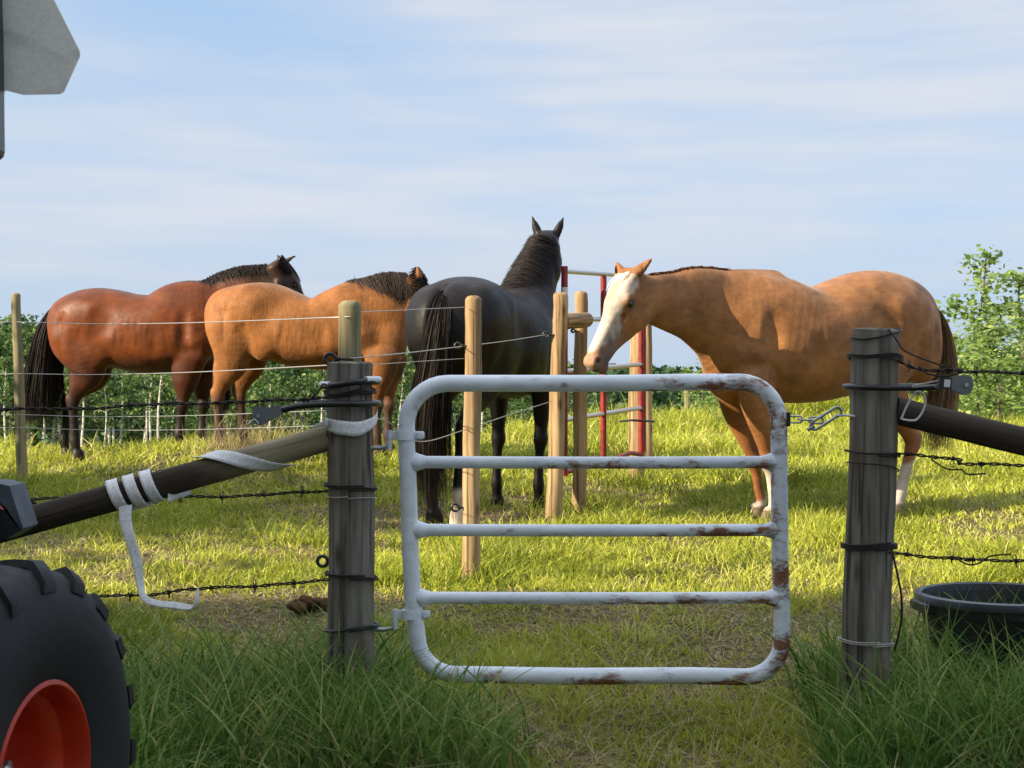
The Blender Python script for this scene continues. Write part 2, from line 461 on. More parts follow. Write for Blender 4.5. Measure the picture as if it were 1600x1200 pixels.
# ------------------------------------------------------------ ground: one sheet to the horizon
def make_ground():
    ys = np.concatenate([np.arange(-30, 2, 2.), np.arange(2, 24, .12), np.arange(24, 60, 1.), np.arange(60, 300, 12.), np.arange(300, 1900, 100.)])
    us = np.concatenate([-np.geomspace(1500, 8, 26), np.arange(-7.5, 9, .12), np.geomspace(9.2, 1500, 26)])
    X, Y = np.meshgrid(us, ys, indexing='ij')
    Z = ground_h(X, Y)
    V = np.stack([X, Y, Z], -1).reshape(-1, 3)
    nx, ny = X.shape
    i, j = np.meshgrid(np.arange(nx - 1), np.arange(ny - 1), indexing='ij')
    F = np.stack([i * ny + j, (i + 1) * ny + j, (i + 1) * ny + j + 1, i * ny + j + 1], -1).reshape(-1, 4)
    m = mat('pasture_soil_and_thatch', (.1, .1, .03), .95, spec=.15)
    a = ntex(m, scale=1.3, detail=6, rough=.6); b = ntex(m, scale=45, detail=6, rough=.7, stretch=(1, .6, 1)); c_ = ntex(m, scale=6, detail=5)
    green = ramp(m, b, [(.35, (.035, .035, .014)), (.65, (.17, .16, .055))])
    brown = ramp(m, b, [(.35, (.055, .036, .02)), (.65, (.24, .17, .09))])
    f = ramp(m, mth(m, 'ADD', mth(m, 'MULTIPLY', a, .6), mth(m, 'MULTIPLY', c_, .4)), [(.44, (0, 0, 0)), (.6, (1, 1, 1))])
    f = mth(m, 'MAXIMUM', f, attr(m, 'dirt'))
    setp(m, 'Base Color', mixc(m, f, green, brown))
    bump(m, b, .8, .03)
    o = mesh_np('ground', V, F, m, attrs={'dirt': dirt(V[:, 0], V[:, 1])})
    o['kind'] = 'structure'
make_ground()

def blades(name, x, y, h, w, lean, material, rnd, nseg=3, label=None, cat=None, z=None, stiff=1.6, az=None):
    n = len(x); z = ground_h(x, y) - .01 if z is None else z
    th = rng.uniform(0, 2 * PI, n); ph = rng.uniform(0, 2 * PI, n) if az is None else az
    dx, dy = np.cos(ph), np.sin(ph)
    wx, wy = np.cos(th), np.sin(th)
    V = []
    for k in range(nseg + 1):
        t = k / nseg
        off = lean * h * t ** stiff
        up = h * (t - .35 * np.minimum(lean, 1.6) * t ** 2.4)
        ww = w * (1 - t ** 1.5) * .5 if k < nseg else np.zeros(n)
        cx = x + dx * off; cy = y + dy * off; cz = z + up
        if k < nseg:
            V.append(np.stack([cx - wx * ww, cy - wy * ww, cz], -1)); V.append(np.stack([cx + wx * ww, cy + wy * ww, cz], -1))
        else: V.append(np.stack([cx, cy, cz], -1))
    nv = 2 * nseg + 1
    V = np.stack(V, 1).reshape(-1, 3)
    b = np.arange(n)[:, None] * nv
    F4 = np.concatenate([b + np.array([2 * k, 2 * k + 1, 2 * k + 3, 2 * k + 2]) for k in range(nseg - 1)]) if nseg > 1 else np.zeros((0, 4), int)
    F3 = b + np.array([2 * nseg - 2, 2 * nseg - 1, 2 * nseg])
    o = mesh_np(name, V, [F4, F3], material, None, True, {'rnd': np.repeat(rnd, nv)})
    tag(o, label, cat, kind='stuff')
    return o

def in_view(x, y, m=.06): return (np.abs(x) < y * (1 / 3 + m) + .35)

def tallness(x, y):
    px = 800 + x / y * FPX
    nz = vnoise(x, y, 2.3)
    left = smooth01((900 + 60 * (nz - .5) - px) / 170) * smooth01((5.35 + .5 * (nz - .5) - .55 * smooth01((px - 600) / 120) - y) / .35)
    right = smooth01((px - 1235 + 80 * (nz - .5)) / 110) * smooth01((5.45 + .4 * (nz - .5) - y) / .4)
    return np.maximum(left, right)

def grass():
    # pasture: short, grazed, patchy
    Y = []; X = []
    n = 330000
    u = rng.random(n); y = 3.9 * (21.5 / 3.9) ** (u ** .92)
    x = rng.uniform(-1, 1, n) * (y * .40 + .4)
    k = (y < crest(x, y) + 1.0)
    x, y = x[k], y[k]
    pn = .5 * vnoise(x, y, 1.1) + .3 * vnoise(x, y, 3.4) + .2 * vnoise(x, y, 9)
    keep = rng.random(len(x)) < np.clip((pn - .26 - .07 * (y < 6.7)) * 3.6, .2, 1)
    keep &= rng.random(len(keep)) > dirt(x, y) * .93
    x, y, pn = x[keep], y[keep], pn[keep]
    h = (.035 + .075 * pn ** 2 + .03 * rng.random(len(x)) ** 2) * (1 + .9 * (vnoise(x, y, 1.7) > .72))
    cr_ = crest(x, y)
    h = h * (1 + 1.1 * smooth01((y - cr_ + 1.6) / 1.6)) * (1 + .9 * smooth01((x / y - .02) / .1) * smooth01((y - 10) / 4))
    w = (.0026 + .00085 * y) * rng.uniform(.6, 1.3, len(x))
    h *= np.where(y < 6.6, .75, 1)
    r = np.clip(.25 + .35 * rng.random(len(x)) + .55 * (.55 - pn) + .35 * (vnoise(x, y, 2.6) - .5), 0, 1)
    r = np.where(rng.random(len(x)) < .06, 1, r)
    blades('pasture_grass', x, y, h, w, rng.uniform(.2, 1.5, len(x)), M['pasture'], r, 3,
           'short grazed yellow green grass covering the paddock', 'grass')
    # dead thatch lying flat
    n = 95000; u = rng.random(n); y = 3.9 * (14 / 3.9) ** (u ** 1.2); x = rng.uniform(-1, 1, n) * (y * .40 + .4)
    k = rng.random(n) < np.clip((.56 + .06 * (y < 6.7) - (.5 * vnoise(x, y, 1.1) + .3 * vnoise(x, y, 3.4) + .2 * vnoise(x, y, 9))) * 4, .1, 1)
    x, y = x[k], y[k]
    blades('dry_thatch', x, y, rng.uniform(.02, .06, len(x)), .003 + .0006 * y, rng.uniform(1.6, 3.2, len(x)), M['straw'], rng.random(len(x)), 2,
           'dead straw and bare trodden thatch lying between the grass', 'straw')
    # tufts in the sunlit pasture round post feet
    xs = []; ys = []; hs = []
    feet = [(-.19, 6.9), (-.19, 7), (.26, 8.7), (.43, 9.5), (.83, 11), (-3.5, 10.8), (-1.0, 8.2), (.1, 7.4), (-2.2, 12.0), (-1.7, 12.2), (-1.9, 12.5), (.05, 8.1)]
    for fx, fy in feet:
        q = 260; xs.append(rng.normal(fx, .16, q)); ys.append(rng.normal(fy, .13, q)); hs.append(rng.uniform(.06, .2, q))
    for q in range(150):
        cy = rng.uniform(7, 18); cx = rng.uniform(-.36, .38) * cy; q = 45
        xs.append(rng.normal(cx, .07, q)); ys.append(rng.normal(cy, .07, q)); hs.append(rng.uniform(.05, .15, q))
    x = np.concatenate(xs); y = np.concatenate(ys); h = np.concatenate(hs)
    k = y < crest(x, y) + .5
    x, y, h = x[k], y[k], h[k]
    blades('grass_tufts', x, y, h, .003 + .0006 * y, rng.uniform(.2, 1.1, len(x)), M['pasture'], np.clip(rng.normal(.22, .2, len(x)), 0, 1), 4,
           'longer green grass tufts left standing around the fence posts', 'grass')
    # seed-headed dry tuft under the brown horses
    q = 420; x = rng.normal(-2.05, .2, q); y = rng.normal(11.9, .15, q)
    blades('dry_grass_tuft', x, y, rng.uniform(.15, .48, q), np.full(q, .006), rng.uniform(.15, .7, q), M['straw'], rng.random(q), 4,
           'tan dry seed headed grass tuft beneath the golden brown pony', 'grass')
    # tall shaded grass in front
    n = 36000
    y = rng.uniform(3.3, 5.9, n); x = rng.uniform(-1, 1, n) * (y * .40 + .35)
    T = tallness(x, y)
    k = rng.random(n) < T * np.clip(.35 + 1.1 * (vnoise(x, y, 5) - .25), .1, 1)
    x, y, T = x[k], y[k], T[k]
    h = (.08 + .22 * T * rng.random(len(x)) ** .8 + .15 * T * vnoise(x, y, 3)) * (.5 + .95 * vnoise(x, y, 1.9)) * (1 - .6 * np.exp(-((x - 1.55) / .35) ** 2) * smooth01((y - 4.35) / .3))
    w = rng.uniform(.004, .0165, len(x)) * (.7 + .6 * rng.random(len(x)))
    blades('tall_grass', x, y, h * .84 * (1 - .45 * np.exp(-((x + .12) / .3) ** 2)), w, rng.uniform(.05, 1.0, len(x)), M['tallgrass'], np.clip(rng.normal(.45, .22, len(x)) + .5 * (vnoise(x, y, 2) - .5), 0, 1), 5,
           'lush dark green tall grass growing along the shaded fence line', 'grass')
    # a few long arching blades
    n = 5200; y = rng.uniform(3.9, 5.3, n); x = rng.uniform(-1, 1, n) * (y * .40)
    k = rng.random(n) < tallness(x, y) ** 2; x, y = x[k], y[k]
    blades('long_grass_blades', x, y, rng.uniform(.2, .42, len(x)), rng.uniform(.007, .014, len(x)), rng.uniform(.3, 1.2, len(x)), M['tallgrass'],
           np.clip(rng.normal(.6, .25, len(x)), 0, 1), 7, 'long arching broad grass blades standing above the tall grass', 'grass')
    # dry stems in front
    n = 4200; y = rng.uniform(3.6, 5.6, n); x = rng.uniform(-1, 1, n) * (y * .40)
    k = rng.random(n) < .25 + .5 * tallness(x, y); x, y = x[k], y[k]
    blades('dry_grass_stems', x, y, rng.uniform(.05, .3, len(x)), rng.uniform(.002, .005, len(x)), rng.uniform(.4, 2.2, len(x)), M['straw'], rng.random(len(x)), 5,
           'thin pale dry stems tangled in the tall green grass', 'grass')
    q = 90; x = rng.normal(1.43, .045, q); y = rng.normal(4.35, .05, q)
    blades('withered_grass_clump', x, y, rng.uniform(.1, .24, q), rng.uniform(.005, .009, q), rng.uniform(.9, 2.0, q), M['straw'], rng.uniform(.5, 1, q), 6,
           'pale withered clump of grass in front of the black tub', 'grass', az=rng.normal(.3, .9, q))
grass()

# ------------------------------------------------------------ trees
def leaf_cloud(P, size, seed, droop=.3, outward=None):
    r = np.random.default_rng(seed); n = len(P)
    a = r.normal(size=(n, 3)); a[:, 2] *= .6; a /= np.linalg.norm(a, axis=1)[:, None]
    b = np.cross(a, r.normal(size=(n, 3))); b /= np.linalg.norm(b, axis=1)[:, None]
    s = size * r.uniform(.55, 1.3, n)[:, None]
    V = np.stack([P - a * s, P + b * s * .62 - a * s * .1, P + a * s * 1.1, P - b * s * .62 - a * s * .1], 1).reshape(-1, 3)
    F = np.arange(n)[:, None] * 4 + np.array([0, 1, 2, 3])
    return V, F

def tree_parts(seed, H, base, R, nl, ls, tr=.05, nlimb=14, clump=.28, lean=.06, shape=1.0, k_in=30):
    """trunk with limbs + leaf crown, both in local coordinates"""
    r = np.random.default_rng(seed)
    n = 9; t = np.linspace(0, 1, n)
    ph = r.uniform(0, 6.28)
    trunk = np.stack([lean * H * t ** 1.5 * np.cos(ph) + .012 * H * np.sin(t * 7 + ph), lean * H * t ** 1.5 * np.sin(ph) + .012 * H * np.cos(t * 6 + ph), H * t - .15], -1)
    mb = MB(); mb.tube(trunk, tr * (1 - .85 * t) + .004, 7)
    centers = []
    for i in range(nlimb):
        f = base + (1 - base) * (i + r.random()) / nlimb
        p = np.array([np.interp(f, t, trunk[:, c]) for c in range(3)])
        az = i * 2.4 + r.uniform(-.5, .5)
        prof = math.sin(PI * min(1, max(.08, (f - base) / (1 - base) * .82 + .18))) ** .7 * shape
        ln = R * prof * r.uniform(.65, 1.15)
        e = p + np.array([math.cos(az) * ln, math.sin(az) * ln, ln * r.uniform(.25, .75)])
        mid = (p + e) / 2 + np.array([0, 0, -.06 * ln])
        mb.tube([p, mid, e], [tr * .35 * (1.1 - f), tr * .22 * (1.1 - f), .004], 4, cap=False)
        for q in (.45, .7, .9, 1.05):
            centers.append(p + (e - p) * q + r.normal(0, .06 * R, 3))
    for q in np.linspace(base + .1, 1.02, 8):
        centers.append(np.array([np.interp(q, t, trunk[:, c]) for c in range(3)]) + r.normal(0, .05 * R, 3))
    centers = np.array(centers)
    ci = r.integers(0, len(centers), nl)
    csz = r.uniform(.5, 1.3, len(centers))[ci][:, None]
    P = centers[ci] + r.normal(0, 1, (nl, 3)) * clump * R * csz * np.array([1, 1, .75])
    V, F = leaf_cloud(P, ls, seed)
    cr_ = r.random(len(centers))[ci] * .5 + r.random(nl) * .5
    return mb, V, F, np.repeat(cr_, 4)

def make_tree(kind, name, loc, barkm, leafm, args, rz=0, sc=1.0):
    mb, V, F, rn = tree_parts(*args)
    root = empty(name, loc, rz); root.scale = (sc, sc, sc)
    mb.build('trunk', barkm, root, smooth=True, local=True)
    mesh_np('crown', V, F, leafm, root, False, {'rnd': rn}, local=True)
    return root

def dup(root, loc, rz, sc):
    c = root.copy(); scn.collection.objects.link(c); c.location = loc; c.rotation_euler = (0, 0, rz); c.scale = (sc, sc, sc * random.uniform(.9, 1.1))
    for ch in root.children:
        d = ch.copy(); scn.collection.objects.link(d); d.parent = c
    return c

# aspens beyond the crest, at the left and behind the horses
protos = []
for s in range(6):
    protos.append(('aspen_tree', M['bark'], M['leaf_aspen'] if s % 2 else M['leaf_dark'], (100 + s, random.uniform(3.6, 4.6), .46, .72, 1250, .07, .042, 14, .20, .03)))
NB = len(protos)
for s in range(4):
    protos.append(('aspen_tree', M['bark'], M['leaf_aspen'], (150 + s, 4.4, .66, .62, 520, .07, .052, 11, .2, .02)))
made = {}
def place(pi, x, y, sc, label, group, cat='tree', zoff=0, rz=None):
    name, bk, lf, args = protos[pi]
    rz = random.uniform(0, 6.28) if rz is None else rz
    loc = (x, y, gh(x, y) + zoff)
    if pi not in made:
        r = make_tree(0, name, loc, bk, lf, args, rz, sc); made[pi] = r
    else: r = dup(made[pi], loc, rz, sc)
    tag(r, label, cat, group); return r

def top_px(px):   # how high the treeline stands in the photograph
    return np.interp(px, [0, 60, 110, 300, 480, 640, 760, 900, 1060, 1200, 1340, 1500, 1600], [498, 520, 535, 545, 548, 555, 560, 565, 572, 575, 575, 560, 540])
for i in range(112):
    y = random.uniform(21, 44)
    px = random.uniform(-120, 900 if i % 3 else 1600)
    if px > 1000: y = random.uniform(34, 60)
    x = (px - 800) / FPX * y
    if y < float(crest(x, y)) + 5: y += 6; x = (px - 800) / FPX * y
    pi = i % 6 if i % 2 else NB + i % 4
    if i % 2 == 0: y = min(y, 27) if px < 900 else y; x = (px - 800) / FPX * y
    top = EYE - (top_px(px) + random.uniform(-8, 40) - HOR) / FPX * y
    H = top - gh(x, y)
    sc = max(.45, H / (protos[pi][3][1] + .15))
    place(pi, x, y, sc, *(('aspen with a bare slim trunk and a small crown in the young wood', 'bare trunked aspens of the young wood') if pi >= NB else ('bushy green aspen leafy to the ground in the young wood', 'bushy green aspens of the young wood') if pi % 2 else ('bushy dark leaved aspen in the young wood', 'bushy dark aspens of the young wood')))
FRONT = [(130, 520, 19.5, 'white aspen trunk beside the bay horse\'s hind hooves'), (236, 540, 20, 'left one of two close white aspen trunks under the bay horse\'s belly'), (249, 545, 19, 'right one of two close white aspen trunks under the bay horse\'s belly'), (10, 560, 20, 'white aspen left of the slim post at the far left'),
 (34, 500, 23, 'aspen with its top showing above the slim post\'s wires at the far left'), (68, 548, 22, 'aspen behind the bay horse\'s black tail'), (187, 540, 23, 'thin aspen behind the bay horse\'s belly, nearest its hind legs'), (425, 540, 22, 'aspen behind the pony, just right of its hind legs'),
 (505, 545, 20.5, 'white aspen trunk just left of the weathered gate post'), (462, 560, 22, 'thin aspen under the pony\'s belly above the brace rail'), (625, 550, 20, 'aspen between the pony\'s chest and the black horse\'s tail'), (165, 565, 21, 'short aspen framed by the bay horse\'s hind legs and belly')]
for i, (px, py0, y, lab) in enumerate(FRONT):
    x = (px - 800) / FPX * y; H = EYE - (py0 - HOR) / FPX * y - gh(x, y)
    pi = NB + i % 4
    place(pi, x, y, max(.4, H / (protos[pi][3][1] + .15)), lab, 'white trunked aspens at the front of the wood')

# understory
def understory():
    n = 17000
    y = rng.uniform(18, 44, n); px = rng.uniform(-150, 1750, n); x = (px - 800) / FPX * y
    k = y > crest(x, y) + 3.0; x, y = x[k], y[k]
    bz = vnoise(x, y, .9)
    P = np.stack([x, y, ground_h(x, y) + rng.random(len(x)) ** 1.4 * (.15 + .75 * bz)], -1)
    V, F = leaf_cloud(P, .05, 5)
    tag(mesh_np('undergrowth', V, F, M['leaf_dark'], None, False, {'rnd': np.repeat(np.clip(rng.random(len(x)) * .6 + .5 * (bz - .3), 0, 1), 4)}),
        'low leafy undergrowth filling the ground among the aspens', 'undergrowth', kind='stuff')
understory()

def far_wood():
    n = 150000
    d = rng.uniform(62, 130, n); px = rng.uniform(-500, 2100, n); x = (px - 800) / FPX * d
    g = ground_h(x, d)
    top = EYE - (top_px(np.clip(px, 0, 1600)) + 5 + 24 * (vnoise(x, d, .35) - .3) - HOR) / FPX * d
    top = np.maximum(top, g + 1.5)
    P = np.stack([x, d, g + (top - g) * rng.random(n) ** .55], -1)
    V, F = leaf_cloud(P, .24, 9)
    tag(mesh_np('distant_wood', V, F, M['leaf_far'], None, False, {'rnd': np.repeat(rng.random(n), 4)}),
        'far off dark green wood along the horizon behind the horses', 'wood', kind='stuff')
far_wood()

# young poplars at the right edge
pp = len(protos)
for s in range(5):
    protos.append(('young_poplar', M['bark_dark'], M['leaf_bright'], (300 + s, 2.2, .14, .44, 900, .042, .020, 13, .22, .05, .8)))
spec = [(1522, 362, 645, 17.2, 'tallest young poplar with a curled leafy top against the sky'),
        (1492, 505, 642, 18.2, 'short young poplar just behind the tan horse\'s tail'),
        (1592, 396, 640, 17.0, 'bushy young poplar cut off by the right edge of the photo'),
        (1560, 470, 640, 16.4, 'low spreading young poplar in front between the two taller ones'),
        (1545, 455, 640, 19.0, 'young poplar standing behind the poplar thicket, half hidden'),
        (1606, 500, 645, 15.8, 'nearest low poplar sapling at the far right'),
        (1525, 540, 645, 16.0, 'knee high poplar shoots in front of the tallest poplar'),
        (1700, 430, 650, 17.5, 'young poplar beyond the right edge of the thicket'),
        (1098, 545, 672, 17.6, 'small bright leaved poplar sapling seen past the tan horse\'s chest'),
        (1120, 600, 680, 16.4, 'low round poplar sapling beside the tan horse\'s front leg'),
        (1078, 560, 660, 19.5, 'thin poplar sapling behind the small bright leaved one')]
for i, (px, pt, pb, y, lab) in enumerate(spec):
    x = (px - 800) / FPX * y
    H = EYE - (pt - HOR) / FPX * y - gh(x, y)
    pi = pp + i % 5
    k_ = H / 2.35
    r = place(pi, x, y, k_, lab, 'young poplars along the paddock edge')
    if i in (2, 3, 4, 6, 5): r.scale = (k_ * 1.6, k_ * 1.6, k_)

# brush at the foot of the poplars
q = 9000; x = rng.uniform(4.9, 9.5, q); y = rng.uniform(16.3, 21, q)
k = x / y > .285; x, y = x[k], y[k]
P = np.stack([x, y, ground_h(x, y) + rng.random(len(x)) ** 1.3 * (.3 + .95 * vnoise(x, y, 1.7))], -1)
V, F = leaf_cloud(P, .04, 15)
tag(mesh_np('poplar_brush', V, F, M['leaf_bright'], None, False, {'rnd': np.repeat(rng.random(len(x)), 4)}),
    'tangled low green brush at the foot of the young poplars', 'brush', kind='stuff')

# trees outside the picture that shade the paddock, and an added unseen barn
def shade_tree(x, y, H, R, nl, seed, label):
    r = make_tree(0, 'shade_tree', (x, y, gh(x, y)), M['bark_dark'], M['leaf_aspen'], (seed, H, .25, R, nl, .11, .14, 22, .3, .02))
    tag(r, label, 'tree')
shade_tree(-9.2, 7.35, 4.4, 1.5, 12000, 901, 'rounded leafy tree beyond the left edge shading the paddock')
shade_tree(-12.2, 6.1, 5.0, 1.5, 12000, 902, 'broad leafy tree behind the rounded tree beyond the left edge')

def shade_barn():
    k = math.cos(SUN_E) * -SUN_H.y / math.sin(SUN_E)
    yr = -2.2
    Hr = (6.7 - yr) / k + .09  # height solved so the added roof edge casts the foreground shade
    x0, x1 = -26, 1.0 + 3
    root = empty('barn', ((x0 + x1) / 2, yr - 3.5, gh(-3, -4)))
    g0 = gh(-3, -4)
    mb = MB(); mb.prism([(-3.1, -.3), (3.1, -.3), (3.1, Hr - .32), (-3.1, Hr - 2.2)], x0, x1, (0, yr - 3.5, g0), (0, 1, 0), (0, 0, 1), (1, 0, 0))
    mb.build('wall', M['barn'], root)
    rb = MB(); rb.prism([(-3.6, Hr - 2.35), (-3.6, Hr - 2.2), (3.5, Hr - .03), (3.5, Hr - .2)], x0 - .4, x1 + .4, (0, yr - 3.5, g0), (0, 1, 0), (0, 0, 1), (1, 0, 0))
    rb.build('roof', M['barn_roof'], root)
    db = MB(); db.box((-6, yr - .37, g0 + 1.5), (3, .08, 3)); db.build('door', M['rail_dark'], root)
    tag(root, 'tall grey barn behind the photographer that shades the gate', 'barn')
shade_barn()
# ------------------------------------------------------------ horses: one smooth surface grown from muscles and bones
def catmull(P, sub):
    P = np.asarray(P, float); n = len(P)
    if n < 3 or sub <= 1: return P
    Q = np.vstack([2 * P[0] - P[1], P, 2 * P[-1] - P[-2]]); out = []
    for i in range(n - 1):
        p0, p1, p2, p3 = Q[i:i + 4]
        for t in np.arange(sub) / sub:
            out.append(.5 * ((2 * p1) + (-p0 + p2) * t + (2 * p0 - 5 * p1 + 4 * p2 - p3) * t * t + (-p0 + 3 * p1 - 3 * p2 + p3) * t ** 3))
    out.append(P[-1]); return np.array(out)

class Sculpt:
    """signed distance grid; smooth unions of tapered elliptic chains"""
    def __init__(s, lo, hi, h):
        s.lo = np.array(lo, float); s.h = h
        s.n = np.ceil((np.array(hi) - s.lo) / h).astype(int) + 1
        s.F = np.full(s.n, .5, np.float32)
        s.ax = [s.lo[i] + np.arange(s.n[i]) * h for i in range(3)]
    def _sl(s, lo, hi):
        a = np.clip(((lo - s.lo) / s.h).astype(int), 0, s.n); b = np.clip(((hi - s.lo) / s.h).astype(int) + 2, 0, s.n)
        return tuple(slice(int(a[i]), int(b[i])) for i in range(3))
    def _comb(s, sl, d, k, sub):
        f = s.F[sl]
        if sub: f2 = -f; d2 = d
        else: f2 = f; d2 = d
        hh = np.maximum(k - np.abs(f2 - d2), 0) / k if k > 0 else 0
        r = np.minimum(f2, d2) - hh * hh * k * .25
        s.F[sl] = -r if sub else r
    def chain(s, P, lat=(0, 1, 0), k=.04, p=2.0, sub=4, cap=.8, m=.09, cut=False):
        P = catmull(P, sub); lat = np.array(lat, float)
        R = P[:, 3:5].max(1); C = P[:, :3]
        lo = (C - R[:, None]).min(0) - m; hi = (C + R[:, None]).max(0) + m
        SL = s._sl(lo, hi)
        if any(q.stop <= q.start for q in SL): return
        G = np.full([q.stop - q.start for q in SL], .5, np.float32)
        for i in range(len(P) - 1):
            A, B = C[i], C[i + 1]; w = B - A; ln = np.linalg.norm(w)
            if ln < 1e-6: continue
            w /= ln; u = lat - w * (lat @ w); u /= np.linalg.norm(u); v = np.cross(w, u)
            r = max(R[i], R[i + 1]) + m
            sl = s._sl(np.minimum(A, B) - r, np.maximum(A, B) + r)
            sl = tuple(slice(max(sl[q].start, SL[q].start), min(sl[q].stop, SL[q].stop)) for q in range(3))
            if any(q.stop <= q.start for q in sl): continue
            X = (s.ax[0][sl[0]] - A[0]).astype(np.float32)[:, None, None]; Y = (s.ax[1][sl[1]] - A[1]).astype(np.float32)[None, :, None]; Z = (s.ax[2][sl[2]] - A[2]).astype(np.float32)[None, None, :]
            pw = X * w[0] + Y * w[1] + Z * w[2]
            t = np.clip(pw / ln, 0, 1)
            pu = X * u[0] + Y * u[1] + Z * u[2]; pv = X * v[0] + Y * v[1] + Z * v[2]; pw = pw - t * ln
            ru = P[i, 3] * (1 - t) + P[i + 1, 3] * t; rv = P[i, 4] * (1 - t) + P[i + 1, 4] * t
            rw = np.minimum(ru, rv) * cap
            if p == 2.0:
                a = (pu / ru) ** 2 + (pv / rv) ** 2 + (pw / rw) ** 2
                k0 = np.sqrt(a) + 1e-6; k1 = np.sqrt((pu / ru ** 2) ** 2 + (pv / rv ** 2) ** 2 + (pw / rw ** 2) ** 2) + 1e-6
                d = (k0 - 1) * k0 / k1
            else:
                au, av, aw = np.abs(pu / ru), np.abs(pv / rv), np.abs(pw / rw)
                q = (au ** p + av ** p + aw ** p + 1e-9) ** (1 / p)
                g = q ** (1 - p) * np.sqrt((au ** (p - 1) / ru) ** 2 + (av ** (p - 1) / rv) ** 2 + (aw ** (p - 1) / rw) ** 2) + 1e-6
                d = (q - 1) / g
            gs = tuple(slice(sl[q].start - SL[q].start, sl[q].stop - SL[q].start) for q in range(3))
            G[gs] = np.minimum(G[gs], d)
        s._comb(SL, G, k, cut)
    def ell(s, c, r, k=.05, rot=None, cut=False):
        c = np.array(c, float); r = np.array(r, float); m = r.max() + .1
        sl = s._sl(c - m, c + m)
        if any(q.stop <= q.start for q in sl): return
        X = (s.ax[0][sl[0]] - c[0])[:, None, None]; Y = (s.ax[1][sl[1]] - c[1])[None, :, None]; Z = (s.ax[2][sl[2]] - c[2])[None, None, :]
        Rm = np.array(rot) if rot is not None else np.eye(3)     # columns = axes
        q = [X * Rm[0, i] + Y * Rm[1, i] + Z * Rm[2, i] for i in range(3)]
        k0 = np.sqrt(sum((q[i] / r[i]) ** 2 for i in range(3))) + 1e-6
        k1 = np.sqrt(sum((q[i] / r[i] ** 2) ** 2 for i in range(3))) + 1e-6
        s._comb(sl, ((k0 - 1) * k0 / k1).astype(np.float32), k, cut)
    def surface(s):
        F = s.F; n = s.n
        ins = F < 0
        c = [ins[i:n[0] - 1 + i, j:n[1] - 1 + j, k:n[2] - 1 + k] for i in (0, 1) for j in (0, 1) for k in (0, 1)]
        cnt = sum(q.astype(np.int8) for q in c)
        cell = (cnt > 0) & (cnt < 8)
        idx = np.full(cell.shape, -1, np.int64); I = np.argwhere(cell); idx[cell] = np.arange(len(I))
        acc = np.zeros((len(I), 3)); num = np.zeros(len(I))
        cor = [(i, j, k) for i in (0, 1) for j in (0, 1) for k in (0, 1)]
        for a in cor:
            for ax in range(3):
                if a[ax]: continue
                b = list(a); b[ax] = 1
                fa = F[I[:, 0] + a[0], I[:, 1] + a[1], I[:, 2] + a[2]]; fb = F[I[:, 0] + b[0], I[:, 1] + b[1], I[:, 2] + b[2]]
                x = (fa < 0) != (fb < 0); t = np.where(x, fa / np.where(np.abs(fa - fb) < 1e-9, 1, fa - fb), 0)
                p = np.array(a, float)[None] + np.zeros((len(I), 3)); p[:, ax] += t
                acc += p * x[:, None]; num += x
        V = s.lo + (I + acc / num[:, None]) * s.h
        Q = []
        for ax in range(3):
            o1, o2 = (ax + 1) % 3, (ax + 2) % 3
            sh = [slice(0, n[i] - 1) if i == ax else slice(1, n[i] - 1) for i in range(3)]
            sh2 = list(sh); sh2[ax] = slice(1, n[ax])
            A = ins[tuple(sh)]; B = ins[tuple(sh2)]
            for flag, (P_, R_) in ((0, (A, B)), (1, (B, A))):
                E = np.argwhere(P_ & ~R_)
                if not len(E): continue
                E = E.copy(); E[:, o1] += 1; E[:, o2] += 1
                def g(d1, d2):
                    e = E.copy(); e[:, o1] -= d1; e[:, o2] -= d2; return idx[e[:, 0], e[:, 1], e[:, 2]]
                q = np.stack([g(1, 1), g(0, 1), g(0, 0), g(1, 0)], 1)
                Q.append(q[:, ::-1] if flag else q)
        Q = np.vstack(Q); Q = Q[(Q >= 0).all(1)]
        return V, Q

def relax(V, Q, it=2, lam=.5):
    e = np.vstack([Q[:, [0, 1]], Q[:, [1, 2]], Q[:, [2, 3]], Q[:, [3, 0]]])
    e = np.vstack([e, e[:, ::-1]])
    deg = np.bincount(e[:, 0], minlength=len(V))[:, None]
    for i in range(it):
        for l in (lam, -lam * .95):
            S = np.stack([np.bincount(e[:, 0], V[e[:, 1], c], len(V)) for c in range(3)], 1) / np.maximum(deg, 1)
            V = V + (S - V) * l
    return V

def ribbons(name, paths, width, facing, material, parent, rnd=None, taper=True):
    """paths (n,k,3) -> flat hair ribbons"""
    P = np.asarray(paths, float); n, k, _ = P.shape
    T = np.gradient(P, axis=1); T /= np.linalg.norm(T, axis=2)[:, :, None] + 1e-9
    Fc = np.asarray(facing, float)
    if Fc.ndim == 2: Fc = np.repeat(Fc[:, None], k, 1)
    S = np.cross(T, Fc); S /= np.linalg.norm(S, axis=2)[:, :, None] + 1e-9
    t = np.linspace(0, 1, k)
    w = np.asarray(width).reshape(-1, 1) * (1 - t[None] ** 3 * .85 if taper else 1) * .5
    V = np.stack([P - S * w[:, :, None], P + S * w[:, :, None]], 2).reshape(-1, 3)
    b = (np.arange(n) * k * 2)[:, None, None]; j = (np.arange(k - 1) * 2)[None, :, None]
    F = (b + j + np.array([0, 1, 3, 2])[None, None]).reshape(-1, 4)
    rnd = rng.random(n) if rnd is None else rnd
    return mesh_np(name, V, F, material, parent, True, {'rnd': np.repeat(rnd, k * 2)}, local=True)

